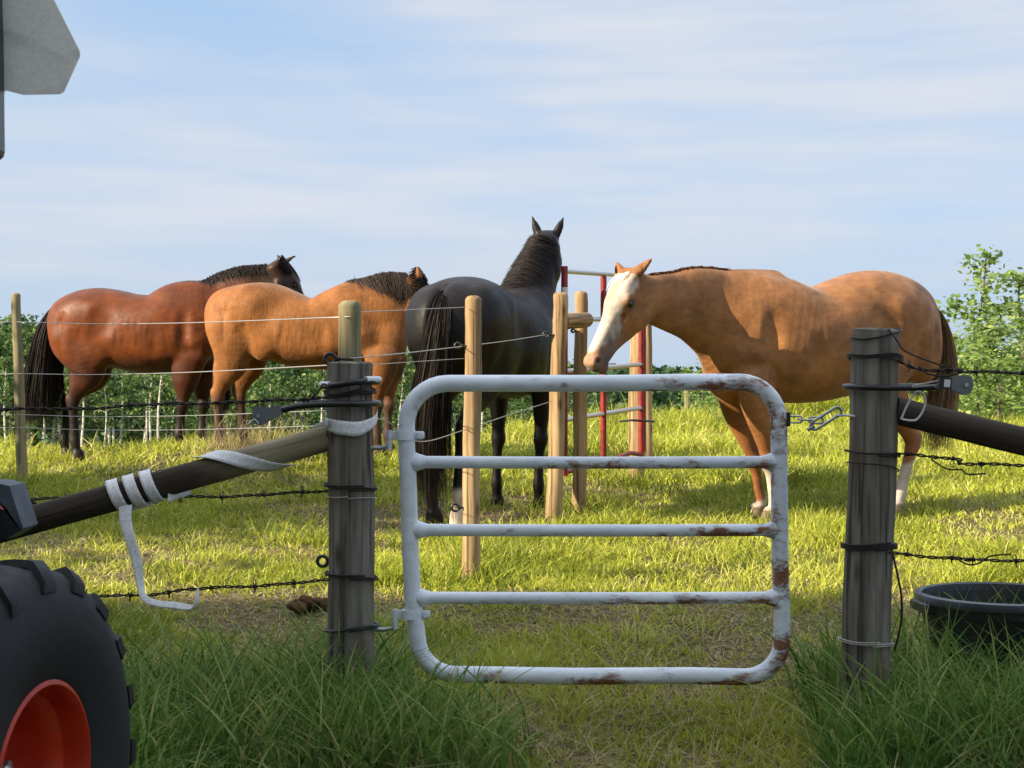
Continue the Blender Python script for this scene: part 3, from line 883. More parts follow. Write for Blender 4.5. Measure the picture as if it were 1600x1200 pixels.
def coat(name, rough=.6, sheen=.15, bumpy=.25, stretch=(1, 1, 1), nscale=70):
    m = mat(name, (.3, .1, .03), rough, spec=.22)
    c = attr(m, 'coat', 'Color')
    a = ntex(m, scale=7, detail=5, stretch=stretch); b = ntex(m, scale=nscale, detail=4, rough=.7, stretch=(1, 1, .35))
    f = ramp(m, a, [(.3, (.66, .64, .62)), (.7, (1.24, 1.21, 1.17))])
    dp_ = ntex(m, scale=24, detail=3, rough=.6, stretch=(.6, 1, 1.3))
    c = mixc(m, .5, c, ramp(m, dp_, [(.35, (.72, .70, .68)), (.65, (1.15, 1.13, 1.1))]), 'MULTIPLY')
    c = mixc(m, 1, c, f, 'MULTIPLY')
    c = mixc(m, .35, c, ramp(m, b, [(.3, (.7, .68, .66)), (.7, (1.15, 1.13, 1.1))]), 'MULTIPLY')
    setp(m, 'Base Color', c)
    bb = m.node_tree.nodes['Principled BSDF']
    bb.inputs['Sheen Weight'].default_value = sheen; bb.inputs['Sheen Roughness'].default_value = .4
    setp(m, 'Roughness', ramp(m, a, [(.3, (rough + .08,) * 3), (.7, (rough - .08,) * 3)]))
    n8 = ntex(m, scale=4.2, detail=1.5, rough=.45, distort=.25)
    t = m.node_tree; b1 = t.nodes.new('ShaderNodeBump'); b1.inputs['Strength'].default_value = .5; b1.inputs['Distance'].default_value = .03
    n9 = ntex(m, scale=11, detail=2, rough=.5, distort=.4, stretch=(.7, 1, 1)); n8 = mth(m, 'ADD', n8, mth(m, 'MULTIPLY', n9, .22))
    t.links.new(n8, b1.inputs['Height']); b2 = t.nodes.new('ShaderNodeBump'); b2.inputs['Strength'].default_value = bumpy; b2.inputs['Distance'].default_value = .006
    t.links.new(b, b2.inputs['Height']); t.links.new(b1.outputs[0], b2.inputs['Normal']); setp(m, 'Normal', b2.outputs[0])
    return m
def hairmat(name, c0, c1, rough=.4):
    rough = max(rough, .62)
    m = mat(name, c0, rough, spec=.14); setp(m, 'Base Color', ramp(m, attr(m, 'rnd'), [(0, c0), (.8, c1)]))
    return m
M['eye'] = mat('dark_wet_eye', (.008, .005, .003), .08)

class Pose:
    def __init__(s, Lc, head_deg):
        s.L = Vector(Lc); s.a = math.radians(head_deg)
        s.h = Vector((math.cos(s.a), math.sin(s.a), 0)); s.n = Vector((-math.sin(s.a), math.cos(s.a), 0))
    def p(s, px, py, y=0.0):
        d = Vector(((px - 800) / FPX, 1, -(py - HOR) / FPX)); O = Vector((0, 0, EYE))
        t = (y + s.L.dot(s.n)) / d.dot(s.n)
        q = O + d * t
        return float((q - s.L).dot(s.h)), y, float(q.z - s.L.z)

def pair(ps, top, bot, ru, y=0.0):
    a = ps.p(*top, y); b = ps.p(*bot, y)
    c = [(a[i] + b[i]) / 2 for i in range(3)]
    rv = math.dist(a, b) / 2
    return (*c, ru, rv)

def front_leg(S, y, E, K, Ft, Hf, s=1.0, out=0.0):
    """E elbow, K knee, Ft fetlock, Hf hoof tip centre: (x,z); y side offset"""
    L = lambda a, b, t: (a[0] + (b[0] - a[0]) * t, a[1] + (b[1] - a[1]) * t)
    yy = lambda t: y * (1 - .12 * t) + out * t
    rows = []
    def r(p, t, ru, rv): rows.append((p[0], yy(t), p[1], ru * s, rv * s))
    r((E[0] + .03, E[1] + .16), 0, .085, .15)
    r(E, .1, .078, .118)
    r(L(E, K, .35), .25, .062, .088)
    r(L(E, K, .72), .4, .045, .056)
    r(L(E, K, .88), .5, .042, .048)
    r(K, .55, .046, .050)
    r(L(K, Ft, .13), .6, .039, .042)
    r(L(K, Ft, .35), .7, .029, .036)
    r(L(K, Ft, .75), .85, .029, .038)
    r(Ft, .9, .037, .043)
    r(L(Ft, Hf, .4), .95, .032, .034)
    r(L(Ft, Hf, .68), 1, .043, .045)
    S.chain(rows, k=.035, sub=4, cap=1)
    fx = Hf[0] - Ft[0]
    S.chain([(Ft[0] + fx * .62, yy(1), .075, .040, .043), (Hf[0] - .002 + fx * .0, yy(1), .04, .048, .053), (Hf[0] + .005, yy(1), .0, .052, .060)], k=.008, sub=2, cap=.3)
    S.ell((K[0] + .018 * np.sign(fx + 1e-6), yy(.55), K[1]), (.035 * s, .038 * s, .05 * s), k=.03)

def hind_leg(S, y, Hp, St, Hk, Ft, Hf, s=1.0, out=0.0, fwd=1):
    """hip, stifle, hock, fetlock, hoof: (x,z). fwd=+1"""
    L = lambda a, b, t: (a[0] + (b[0] - a[0]) * t, a[1] + (b[1] - a[1]) * t)
    yy = lambda t: y * (1 - .1 * t) + out * t
    rows = []
    def r(p, t, ru, rv): rows.append((p[0], yy(t), p[1], ru * s, rv * s))
    r(Hp, 0, .115, .20)
    r(L(Hp, St, .5), 0, .115, .195)
    r((St[0] - .05, St[1]), .1, .095, .155)
    r((L(St, Hk, .3)[0] - .045, L(St, Hk, .3)[1]), .25, .068, .125)
    r((L(St, Hk, .6)[0] - .028, L(St, Hk, .6)[1]), .4, .047, .080)
    r((L(St, Hk, .83)[0] - .014, L(St, Hk, .83)[1]), .5, .037, .054)
    r(Hk, .55, .041, .056)
    r(L(Hk, Ft, .14), .6, .037, .047)
    r(L(Hk, Ft, .35), .7, .030, .039)
    r(L(Hk, Ft, .8), .85, .030, .040)
    r(Ft, .9, .038, .044)
    r(L(Ft, Hf, .4), .95, .033, .036)
    r(L(Ft, Hf, .68), 1, .043, .045)
    S.chain(rows, k=.05, sub=4, cap=1)
    # point of the hock and the tendon above it
    S.chain([(Hk[0] - .042, yy(.5), Hk[1] + .05, .018, .022), (L(St, Hk, .78)[0] - .045, yy(.45), L(St, Hk, .78)[1], .016, .02), (L(St, Hk, .5)[0] - .05, yy(.3), L(St, Hk, .5)[1], .03, .03)], k=.05, sub=3)
    fx = Hf[0] - Ft[0]
    S.chain([(Ft[0] + fx * .62, yy(1), .075, .045, .048), (Hf[0], yy(1), .04, .052, .057), (Hf[0] + .005, yy(1), .0, .055, .065)], k=.008, sub=2, cap=.3)

class Head:
    def __init__(s, poll, yaw, pitch, L=.60, roll=0, dp=1.0, ew=1.0, ez=0.0):
        """poll in local coordinates, yaw left+ and pitch down+ in degrees"""
        s.o = np.array(poll, float); s.s = L / .60; s.dp = dp; s.ew = ew; s.ez = ez
        y, p = math.radians(yaw), math.radians(pitch)
        f = Vector((math.cos(p) * math.cos(y), math.cos(p) * math.sin(y), -math.sin(p)))
        l = Vector((-math.sin(y), math.cos(y), 0)); u = f.cross(l)
        if roll:
            q = Matrix.Rotation(math.radians(roll), 3, f); l = q @ l; u = q @ u
        s.f, s.l, s.u = np.array(f), np.array(l), np.array(u)
        s.R = np.stack([s.f, s.l, s.u], 1)
    def w(s, x, y, z): return s.o + s.s * (s.f * x + s.l * y + s.u * z)
    def inv(s, V): return ((V - s.o) @ s.R) / s.s
    def sculpt(s, S, ears):
        k = s.s
        st = [(-.03, -.055, .062, .075), (.04, -.06, .075, .088), (.12, -.072, .087, .102), (.19, -.082, .086, .112), (.26, -.083, .070, .102),
              (.33, -.078, .056, .082), (.41, -.070, .047, .066), (.48, -.066, .046, .060), (.54, -.066, .047, .049), (.585, -.070, .040, .037)]
        S.chain([(*s.w(x, 0, z - (s.dp - 1) * b * .6), a * k, b * k * s.dp) for x, z, a, b in st], lat=s.l, k=.05, p=2.3, sub=4, cap=.6)
        for q in (1, -1):
            S.ell(s.w(.155, q * .050, -.135 * s.dp), np.array([.10, .034, .082]) * k, .03, s.R)          # cheek
            S.ell(s.w(.165, q * .074, -.032 + s.ez), np.array([.040, .020, .020]) * k, .02, s.R)          # brow
            S.ell(s.w(.235, q * .062, -.075), np.array([.075, .012, .010]) * k, .02, s.R)          # cheek crest
            S.ell(s.w(.175, q * .090, -.055 + s.ez), np.array([.024, .016, .015]) * k, .012, s.R, cut=True)  # eye socket
            S.ell(s.w(.30, q * .058, -.055), np.array([.07, .010, .02]) * k, .02, s.R, cut=True)
            S.ell(s.w(.565, q * .036, -.042), np.array([.034, .022, .026]) * k, .018, s.R)         # nostril wing
            S.ell(s.w(.568, q * .055, -.048), np.array([.023, .017, .019]) * k, .008, s.R, cut=True)  # nostril
            S.ell(s.w(.52, q * .05, -.098), np.array([.055, .012, .004]) * k, .008, s.R, cut=True)   # mouth line
        S.ell(s.w(.555, 0, -.112 * s.dp), np.array([.036, .034, .022]) * k, .02, s.R)                     # chin
        S.ell(s.w(.125, 0, -.004), np.array([.10, .062, .038]) * k, .04, s.R)
        S.ell(s.w(.36, 0, -.02), np.array([.20, .032, .012]) * k, .03, s.R)                        # nose bone
        for tip, q in ears:
            b = s.w(.005, q * .048, -.005); tip = np.array(tip, float)
            S.chain([(*b, .034 * k * s.ew, .032 * k * s.ew), (*(b + (tip - b) * .3), .038 * k * s.ew, .030 * k * s.ew), (*(b + (tip - b) * .62), .029 * k * s.ew, .020 * k * s.ew), (*(b + (tip - b) * .86), .015 * k * s.ew, .011 * k * s.ew), (*tip, .005, .005)],
                    lat=s.l, k=.02, sub=4, cap=.5)
            fw = s.f * .018 * k
            S.chain([(*(b + (tip - b) * .28 + fw), .016 * k, .014 * k), (*(b + (tip - b) * .55 + fw * .9), .017 * k, .012 * k), (*(b + (tip - b) * .82 + fw * .45), .007 * k, .006 * k)], lat=s.l, k=.006, sub=3, cut=True)
    def eyes(s, root, name='eye'):
        for q in (1, -1):
            c = s.w(.175, q * .077, -.053 + s.ez)
            mb = MB(); mb.lathe([(max(.0005, .019 * s.s * math.sin(a)), .019 * s.s * math.cos(a)) for a in np.linspace(0, PI, 12)], c, seg=16)
            mb.build(name, M['eye'], root, smooth=True, local=True, auto=180)

def muscles(S, xw, xb, z0=1.0, s=1.0, hw=.30, ribs=1.0):
    """extra shapes on both sides; canonical withers .42, buttock -.75, stretched to xw, xb; z0 scales height"""
    a = (xw - xb) / 1.17; X = lambda c: xb + (c + .75) * a
    Z = lambda z: z * z0
    for q in (1, -1):
        S.chain([(X(.38), q * .10, Z(1.38), .03, .06), (X(.46), q * .165, Z(1.2), .035, .075), (X(.57), q * .165, Z(1.02), .05, .075)], k=.08)      # shoulder blade
        S.ell((X(.33), q * .205 * s, Z(1.0)), (.13, .035, .10), .08)        # triceps
        S.ell((X(.62), q * .12 * s, Z(.98)), (.09, .08, .12), .06)          # breast
        S.ell((X(-.42), q * .165 * s, Z(1.24)), (.22, .11, .17), .08)       # rump
        S.ell((X(-.34), q * .225 * s, Z(1.30)), (.04, .03, .035), .08)      # point of hip
        S.ell((X(-.60), q * .14 * s, Z(1.05)), (.13, .10, .22), .06)        # buttock
        S.ell((X(-.30), q * .19 * s, Z(.93)), (.10, .065, .12), .06)        # stifle
        S.ell((X(-.22), q * .34 * s, Z(1.20)), (.06, .035, .08), .10, cut=True)   # hollow of the flank
        S.ell((X(.50), q * .262 * s, Z(1.17)), (.032, .036, .14), .07, cut=True)
        S.ell((X(-.635), q * .262 * s, Z(1.0)), (.022, .028, .17), .07, cut=True)
        S.ell((X(-.47), q * .285 * s, Z(.96)), (.03, .03, .10), .08, cut=True)
        S.ell((X(.24), q * (hw + .03), Z(.96)), (.03, .035, .12), .07, cut=True)
        for i in range(5):
            if ribs: S.ell((X(-.10 + .062 * i + .006 * (i % 2)), q * (hw + .0365), Z(1.0 - .02 * i + .015 * (i % 2))), (.014, .036, .13 + .012 * i), .045 * ribs, rot=np.array(Matrix.Rotation(.16, 3, 'Y')), cut=True)

def finish_horse(S, root, colf, material, it=2):
    V, Q = S.surface()
    V = relax(V, Q, it)
    V = np.ascontiguousarray(V)
    C = colf(V)
    return mesh_np('body', V, Q, material, root, True, {'coat': C}, local=True)

def lerpc(a, b, t): return a * (1 - t[:, None]) + b * t[:, None]
def ss(x, a, b): return smooth01((x - a) / (b - a))

def mane_strands(axis, side, n, ln, wid, material, root, spread=.5, head=None, f0=0, f1=1, flop=1.0, kseg=9, both=False, lift=0.0, offs=.03):
    """axis: neck rows (x,y,z,ru,rv) from withers to poll"""
    A = catmull(axis, 6); C = A[:, :3]; T = np.gradient(C, axis=0); T /= np.linalg.norm(T, axis=1)[:, None]
    lat = np.array([0, 1., 0]); U = lat - T * (T @ lat)[:, None]; U /= np.linalg.norm(U, axis=1)[:, None]
    Vv = np.cross(T, U)
    Vv *= np.sign(Vv[:, 2])[:, None]
    f = rng.uniform(f0, f1, n); ii = f * (len(A) - 1)
    I = lambda arr: np.stack([np.interp(ii, np.arange(len(A)), arr[:, c]) for c in range(arr.shape[1])], 1)
    c, u, v, t_, r = I(C), I(U), I(Vv), I(T), I(A[:, 3:5])
    sd = side * np.ones(n)
    if both: sd = np.where(rng.random(n) < .25, -side, side)
    L_ = ln * rng.uniform(.55, 1.1, n) * np.interp(f, [0, .2, .8, 1], [.45, 1, 1, .8])
    sl = rng.normal(0, .12, n); off = rng.uniform(.003, offs, n)
    paths = []; fac = []
    jit = rng.normal(0, .01, (n, 3))
    base_ang = rng.normal(0, .12, n)
    for q in range(kseg):
        s_ = q / (kseg - 1) * L_
        rr = r.mean(1) + .01
        ang = base_ang + s_ / rr * np.interp(f, [0, 1], [1.0, 1.0])
        amax = 1.75
        a_ = np.minimum(ang, amax); extra = np.maximum(0, ang - amax) * rr
        lft = lift * np.exp(-(a_ / .5) ** 2) + off * (1 + .3 * q / kseg)
        pos = c + u * ((r[:, 0] + lft) * np.sin(a_) * sd)[:, None] + v * ((r[:, 1] + lft) * np.cos(a_))[:, None] + t_ * (sl * s_)[:, None]
        pos[:, 2] -= extra; pos += jit * (q / kseg)
        paths.append(pos); fac.append(u * (np.sin(a_) * sd)[:, None] + v * np.cos(a_)[:, None])
    return ribbons('mane', np.stack(paths, 1), rng.uniform(.7, 1.4, n) * wid, np.stack(fac, 1), material, root)

def tail_strands(guide, spread, n, wid, material, root, flare=1.0, wav=.012, kseg=14, cut=.0):
    G = catmull(guide, 6); m = len(G)
    t = np.linspace(0, 1, kseg)
    base = np.stack([np.interp(t * (m - 1), np.arange(m), G[:, c]) for c in range(3)], 1)
    sp = np.stack([np.interp(t * (len(spread) - 1), np.arange(len(spread)), [q[c] for q in spread]) for c in range(2)], 1)
    d = rng.normal(0, .5, (n, 2)); d /= np.maximum(1, np.linalg.norm(d, axis=1) / 1.1)[:, None]
    P = base[None] + np.zeros((n, kseg, 3))
    P[:, :, 0] += d[:, :1] * sp[None, :, 0]; P[:, :, 1] += d[:, 1:] * sp[None, :, 1]
    ph = rng.uniform(0, 6.28, (n, 2)); fr = rng.uniform(3, 7, n)
    P[:, :, 0] += wav * t * np.sin(fr[:, None] * t + ph[:, :1]); P[:, :, 1] += wav * t * np.sin(fr[:, None] * t + ph[:, 1:])
    # strands end at different heights
    e = np.clip(1 - np.abs(rng.normal(0, .13, n)) - cut * rng.random(n), .35, 1)
    Q = np.empty_like(P)
    for c in range(3):
        for i in range(n): Q[i, :, c] = np.interp(t * e[i], t, P[i, :, c])
    fc = rng.normal(0, 1, (n, 3)); fc[:, 2] = 0
    return ribbons('tail', Q, rng.uniform(.7, 1.4, n) * wid, fc, material, root)

VOX = .0095

# ---------------- the tan horse with the white face
def tan_horse():
    x0 = (1290 - 800) / FPX * 9.5
    Lc = (x0, 9.5, gh(x0, 9.5) - .005)
    ps = Pose(Lc, 180 + 29)
    root = empty('horse', Lc, ps.a)
    S = Sculpt((-1.0, -.42, -.02), (1.85, .55, 1.75), VOX)
    B = [((1438, 462), (1438, 560), .12), ((1420, 443), (1420, 585), .20), ((1390, 427), (1390, 603), .255), ((1355, 423), (1355, 610), .275), ((1320, 434), (1320, 616), .285),
         ((1282, 449), (1282, 626), .30), ((1247, 448), (1247, 630), .30), ((1212, 433), (1212, 628), .275), ((1186, 427), (1186, 618), .235), ((1160, 432), (1158, 606), .205), ((1138, 445), (1136, 590), .16)]
    rows = [pair(ps, *b) for b in B]
    S.chain(rows, k=.05, p=2.25, sub=4, cap=.9)
    xw = ps.p(1188, 430)[0]; xb = ps.p(1448, 500)[0]
    z0 = rows[1][2] * 0 + 1.0
    muscles(S, xw, xb, .985, hw=.30, ribs=0)
    Nk = [pair(ps, (1186, 432), (1122, 598), .145, 0), pair(ps, (1145, 426), (1096, 562), .115, .0), pair(ps, (1102, 422), (1068, 536), .088, .025),
          pair(ps, (1058, 427), (1042, 520), .072, .055), pair(ps, (1020, 430), (1020, 508), .066, .085), pair(ps, (1000, 440), (1008, 500), .06, .095)]
    S.chain(Nk, k=.07, sub=4)
    S.chain([(*ps.p(1208, 436), .05, .05), (*ps.p(1188, 433), .035, .035), (*ps.p(1150, 432), .03, .03)], k=.06)
    po = np.array(ps.p(980, 430, .095))
    hd = Head(po, 12, 56, .59, dp=1.26, ez=.006)
    e1 = np.array(ps.p(1019, 404, .20)); e2 = np.array(ps.p(963, 409, .03))
    hd.sculpt(S, [(e1, 1), (e2, -1)])
    # legs: visible side is the horse's left (+y)
    P = lambda px, py, y: (ps.p(px, py, y)[0], ps.p(px, py, y)[2])
    g = .005
    def foot(px, py, y): return (P(px, py, y)[0], .0)
    yl = .15
    front_leg(S, yl, P(1184, 632, yl), P(1203, 722, yl), P(1211, 783, yl * .9), (P(1210, 806, yl * .9)[0] + .03, 0), .92)
    front_leg(S, -yl, P(1153, 640, -yl), P(1178, 722, -yl), P(1188, 783, -yl * .9), (P(1187, 812, -yl * .9)[0] + .03, 0), .92)
    S.ell(ps.p(1128, 592, -.07), (.09, .08, .11), .10)
    hind_leg(S, yl, P(1402, 520, yl), P(1370, 600, yl), P(1428, 692, yl), P(1409, 770, yl), (P(1407, 800, yl)[0] + .04, 0))
    hind_leg(S, -yl, P(1392, 520, -yl), P(1345, 600, -yl), P(1385, 692, -yl), P(1368, 770, -yl), (P(1366, 800, -yl)[0] + .04, 0))
    base = np.array([.285, .128, .046]); lightc = np.array([.38, .20, .09]); white = np.array([.50, .43, .37]); pinkg = np.array([.20, .14, .13]); darkl = np.array([.21, .075, .024])
    def colf(V):
        q = hd.inv(V); n = len(V)
        C = np.tile(base, (n, 1))
        C = lerpc(C, base * .8, ss(V[:, 2], 1.2, 1.5) * .5)
        C = lerpc(C, base * .35, ss(V[:, 2], 1.30, 1.42) * (1 - ss(np.abs(V[:, 1]), .02, .06)) * .7 * (V[:, 0] > .2) * (V[:, 0] < .75))
        C = lerpc(C, lightc, ss(np.abs(V[:, 1]), .12, .0) * (1 - ss(V[:, 2], .7, .9)) * .4)
        C = lerpc(C, darkl, (1 - ss(V[:, 2], .35, .75)) * .7)
        isleg = V[:, 2] < .4
        sock = np.where(V[:, 0] < 0, .33, np.where(V[:, 1] > 0, .36, .11))
        C = lerpc(C, white, (1 - ss(V[:, 2], sock - .025, sock + .025 + .02 * np.sin(V[:, 0] * 40))))
        C = lerpc(C, np.array([.16, .12, .08]), (1 - ss(V[:, 2], .065, .08)))
        # white face
        on = (q[:, 0] > .01) & (q[:, 0] < .64) & (np.abs(q[:, 1]) < .2) & (q[:, 2] > -.25) & (V[:, 0] > .7)
        wv = .007 * np.sin(q[:, 0] * 38) + .003 * np.sin(q[:, 0] * 90 + q[:, 2] * 60)
        edge = np.interp(q[:, 0], [0, .05, .11, .15, .20, .25, .30, .36, .42, .47, .52, .6], [-.03, -.04, -.035, -.004, .006, -.035, -.085, -.095, -.07, -.04, -.005, .03])
        wf = np.where(on, ss(q[:, 2] - edge + wv, -.014, .012), 0)
        wf *= np.where(q[:, 1] < -.0, 1, 1)
        C = lerpc(C, white, wf)
        mz = np.where(on, ss(q[:, 0] + q[:, 2] * -.9 + wv, .50, .58), 0)      # dark lips and chin
        C = lerpc(C, pinkg * .62, mz * (1 - ss(q[:, 2], -.06, -.035)))
        dk = np.exp(-((q[:, 0] - .435) / .085) ** 2 - ((q[:, 2] + .085) / .045) ** 2) * on * (.75 + .4 * np.sin(q[:, 0] * 70 + q[:, 2] * 50))
        C = lerpc(C, pinkg * .8, np.clip(dk * 1.5, 0, 1))
        C = lerpc(C, np.array([.36, .23, .165]), np.where(on, ss(q[:, 0] + wv, .52, .57) * ss(q[:, 2], -.09, -.05), 0) * .8)
        ey = np.exp(-(((q[:, 0] - .178) / .042) ** 2 + ((q[:, 2] + .046) / .032) ** 2)) * on
        C = lerpc(C, np.array([.07, .035, .02]), np.clip(ey * 1.1, 0, 1))
        no_ = np.exp(-(((q[:, 0] - .566) / .019) ** 2 + ((q[:, 2] + .048) / .017) ** 2)) * (np.abs(q[:, 1]) > .025) * on
        C = lerpc(C, np.array([.03, .02, .02]), np.clip(no_ * 1.2, 0, 1))
        ear = ss(q[:, 2], .03, .06) * (np.abs(q[:, 1]) < .25) * (V[:, 0] > .6)
        C = lerpc(C, base * .85, ear)
        C = lerpc(C, np.array([.05, .025, .015]), ss(q[:, 2], .12, .16) * (V[:, 0] > .6))
        return C
    finish_horse(S, root, colf, coat('golden_tan_coat', .6, .1, .25))
    hd.eyes(root)
    hm = hairmat('flaxen_brown_hair', (.17, .075, .028), (.46, .27, .13), .55)
    tm = hairmat('dark_tail_hair', (.035, .018, .010), (.34, .22, .12), .5)
    mane_strands(Nk, -1, 1300, .2, .0045, hm, root, f0=.03, f1=.97, lift=.0, offs=.014)
    # forelock
    n = 60; a = rng.normal(0, .018, n); pth = []
    for q in range(7):
        t = q / 6; pth.append(np.stack([hd.w(.0 + .13 * t, a_ - .03 * t, .03 + .012 * math.sin(t * 3)) for a_ in a]))
    ribbons('forelock', np.stack(pth, 1), np.full(n, .005), np.tile(hd.u, (n, 1)), hairmat('cream_forelock', (.42, .34, .25), (.6, .52, .42)), root)
    tp = lambda px, py, y=0: ps.p(px, py, y)
    tail_strands([tp(1446, 468), tp(1466, 500), tp(1474, 545), tp(1474, 600), tp(1468, 650), tp(1462, 712)],
                 [(.02, .03), (.035, .05), (.06, .07), (.085, .09), (.10, .10), (.09, .10)], 1300, .0038, tm, root)
    tag(root, 'golden tan horse with a broad white face reaching its head over the gate', 'horse', 'horses standing in the paddock')
tan_horse()

# ---------------- the dark bay at the far left
def bay_horse():
    x0 = (215 - 800) / FPX * 13.0
    Lc = (x0, 13.0, gh(x0 - .4, 13.0) - .01)
    ps = Pose(Lc, -9)
    root = empty('horse', Lc, ps.a)
    S = Sculpt((-.95, -.45, -.14), (1.75, .45, 1.85), .0105)
    B = [((101, 484), (103, 555), .13), ((112, 467), (114, 572), .21), ((128, 456), (130, 574), .26), ((152, 450), (152, 572), .275), ((180, 453), (180, 574), .285),
         ((208, 459), (205, 580), .30), ((238, 461), (235, 585), .305), ((260, 457), (258, 584), .29), ((280, 443), (280, 580), .25), ((298, 438), (298, 572), .22), ((318, 442), (318, 560), .19), ((332, 455), (332, 545), .14)]
    rows = [pair(ps, *b) for b in B]
    S.chain(rows, k=.05, p=2.25, sub=4, cap=.9)
    xw = ps.p(290, 440)[0]; xb = ps.p(96, 500)[0]
    muscles(S, xw, xb, .97, hw=.305)
    Nk = [pair(ps, (300, 440), (340, 560), .14, 0), pair(ps, (322, 438), (362, 528), .11, 0), pair(ps, (345, 428), (383, 503), .09, -.0), pair(ps, (375, 420), (403, 484), .075, .0), pair(ps, (405, 417), (420, 470), .066, .02), pair(ps, (430, 417), (436, 458), .06, .03)]
    S.chain(Nk, k=.07, sub=4)
    po = np.array(ps.p(441, 414, .04))
    hd = Head(po, 48, 52, .62, ew=.85)
    e1 = np.array(ps.p(433, 398, -.02)); e2 = np.array(ps.p(463, 399, .08))
    hd.sculpt(S, [(e2 * [1, 1, 1], 1), (e1, -1)])
    P = lambda px, py, y: (ps.p(px, py, y)[0], ps.p(px, py, y)[2])
    y = -.15
    gz = lambda px, yy: gh(*(ps.L + ps.h * P(px, 700, yy)[0] + ps.n * yy).xy) - ps.L.z
    z1 = gz(275, y)
    front_leg(S, y, P(290, 590, y), P(284, 633, y), P(279, 680, y), (P(279, 690, y)[0] + .03, z1))
    front_leg(S, .14, P(316, 590, .14), P(318, 633, .14), P(317, 676, .14), (P(317, 686, .14)[0] + .03, z1))
    hind_leg(S, y, P(118, 520, y), P(146, 578, y), P(113, 630, y), P(116, 690, y), (P(118, 712, y)[0] + .02, 0))
    hind_leg(S, .13, P(122, 520, .13), P(156, 580, .13), P(107, 632, .13), P(101, 688, .13), (P(103, 710, .13)[0] + .02, 0))
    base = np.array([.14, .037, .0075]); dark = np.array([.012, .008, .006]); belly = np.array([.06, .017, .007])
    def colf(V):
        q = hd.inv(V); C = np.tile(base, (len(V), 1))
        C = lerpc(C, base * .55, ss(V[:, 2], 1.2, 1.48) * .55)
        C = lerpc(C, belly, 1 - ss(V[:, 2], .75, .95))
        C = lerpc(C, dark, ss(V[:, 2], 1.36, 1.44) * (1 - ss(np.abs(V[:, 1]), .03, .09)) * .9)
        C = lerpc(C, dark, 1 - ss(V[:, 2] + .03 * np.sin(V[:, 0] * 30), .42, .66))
        C = lerpc(C, np.array([.035, .018, .011]), ss(V[:, 0], .85, 1.12) * .97)
        return C
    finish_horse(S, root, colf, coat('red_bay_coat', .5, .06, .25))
    hd.eyes(root)
    hm = hairmat('black_bay_hair', (.005, .004, .004), (.018, .012, .009), .38)
    mane_strands(Nk + [(*hd.w(.03, 0, -.055), .062, .085)], -1, 2300, .13, .0045, hm, root, f0=.10, f1=1, lift=.002, offs=.02)
    mane_strands([(*hd.w(-.08, 0, -.05), .068, .088), (*hd.w(-.01, 0, -.05), .078, .096), (*hd.w(.06, 0, -.06), .084, .105)], -1, 260, .11, .005, hm, root, lift=.0, offs=.008)
    # forelock over the brow
    n = 90; a = rng.normal(0, .03, n)
    ribbons('forelock', np.stack([np.stack([hd.w(.0 + .2 * t, a_, .035 + .01 * math.sin(t * 3)) for a_ in a]) for t in np.linspace(0, 1, 7)], 1), np.full(n, .008), np.tile(hd.u, (n, 1)), hm, root)
    tp = lambda px, py, yy=0: ps.p(px, py, yy)
    tail_strands([tp(104, 471), tp(88, 486), tp(76, 520), tp(70, 570), tp(66, 620), tp(62, 665)],
                 [(.035, .03), (.06, .06), (.10, .09), (.14, .12), (.17, .14), (.18, .14)], 2400, .005, hm, root)
    tag(root, 'dark red bay horse with black tail and legs, farthest left', 'horse', 'horses standing in the paddock')
bay_horse()

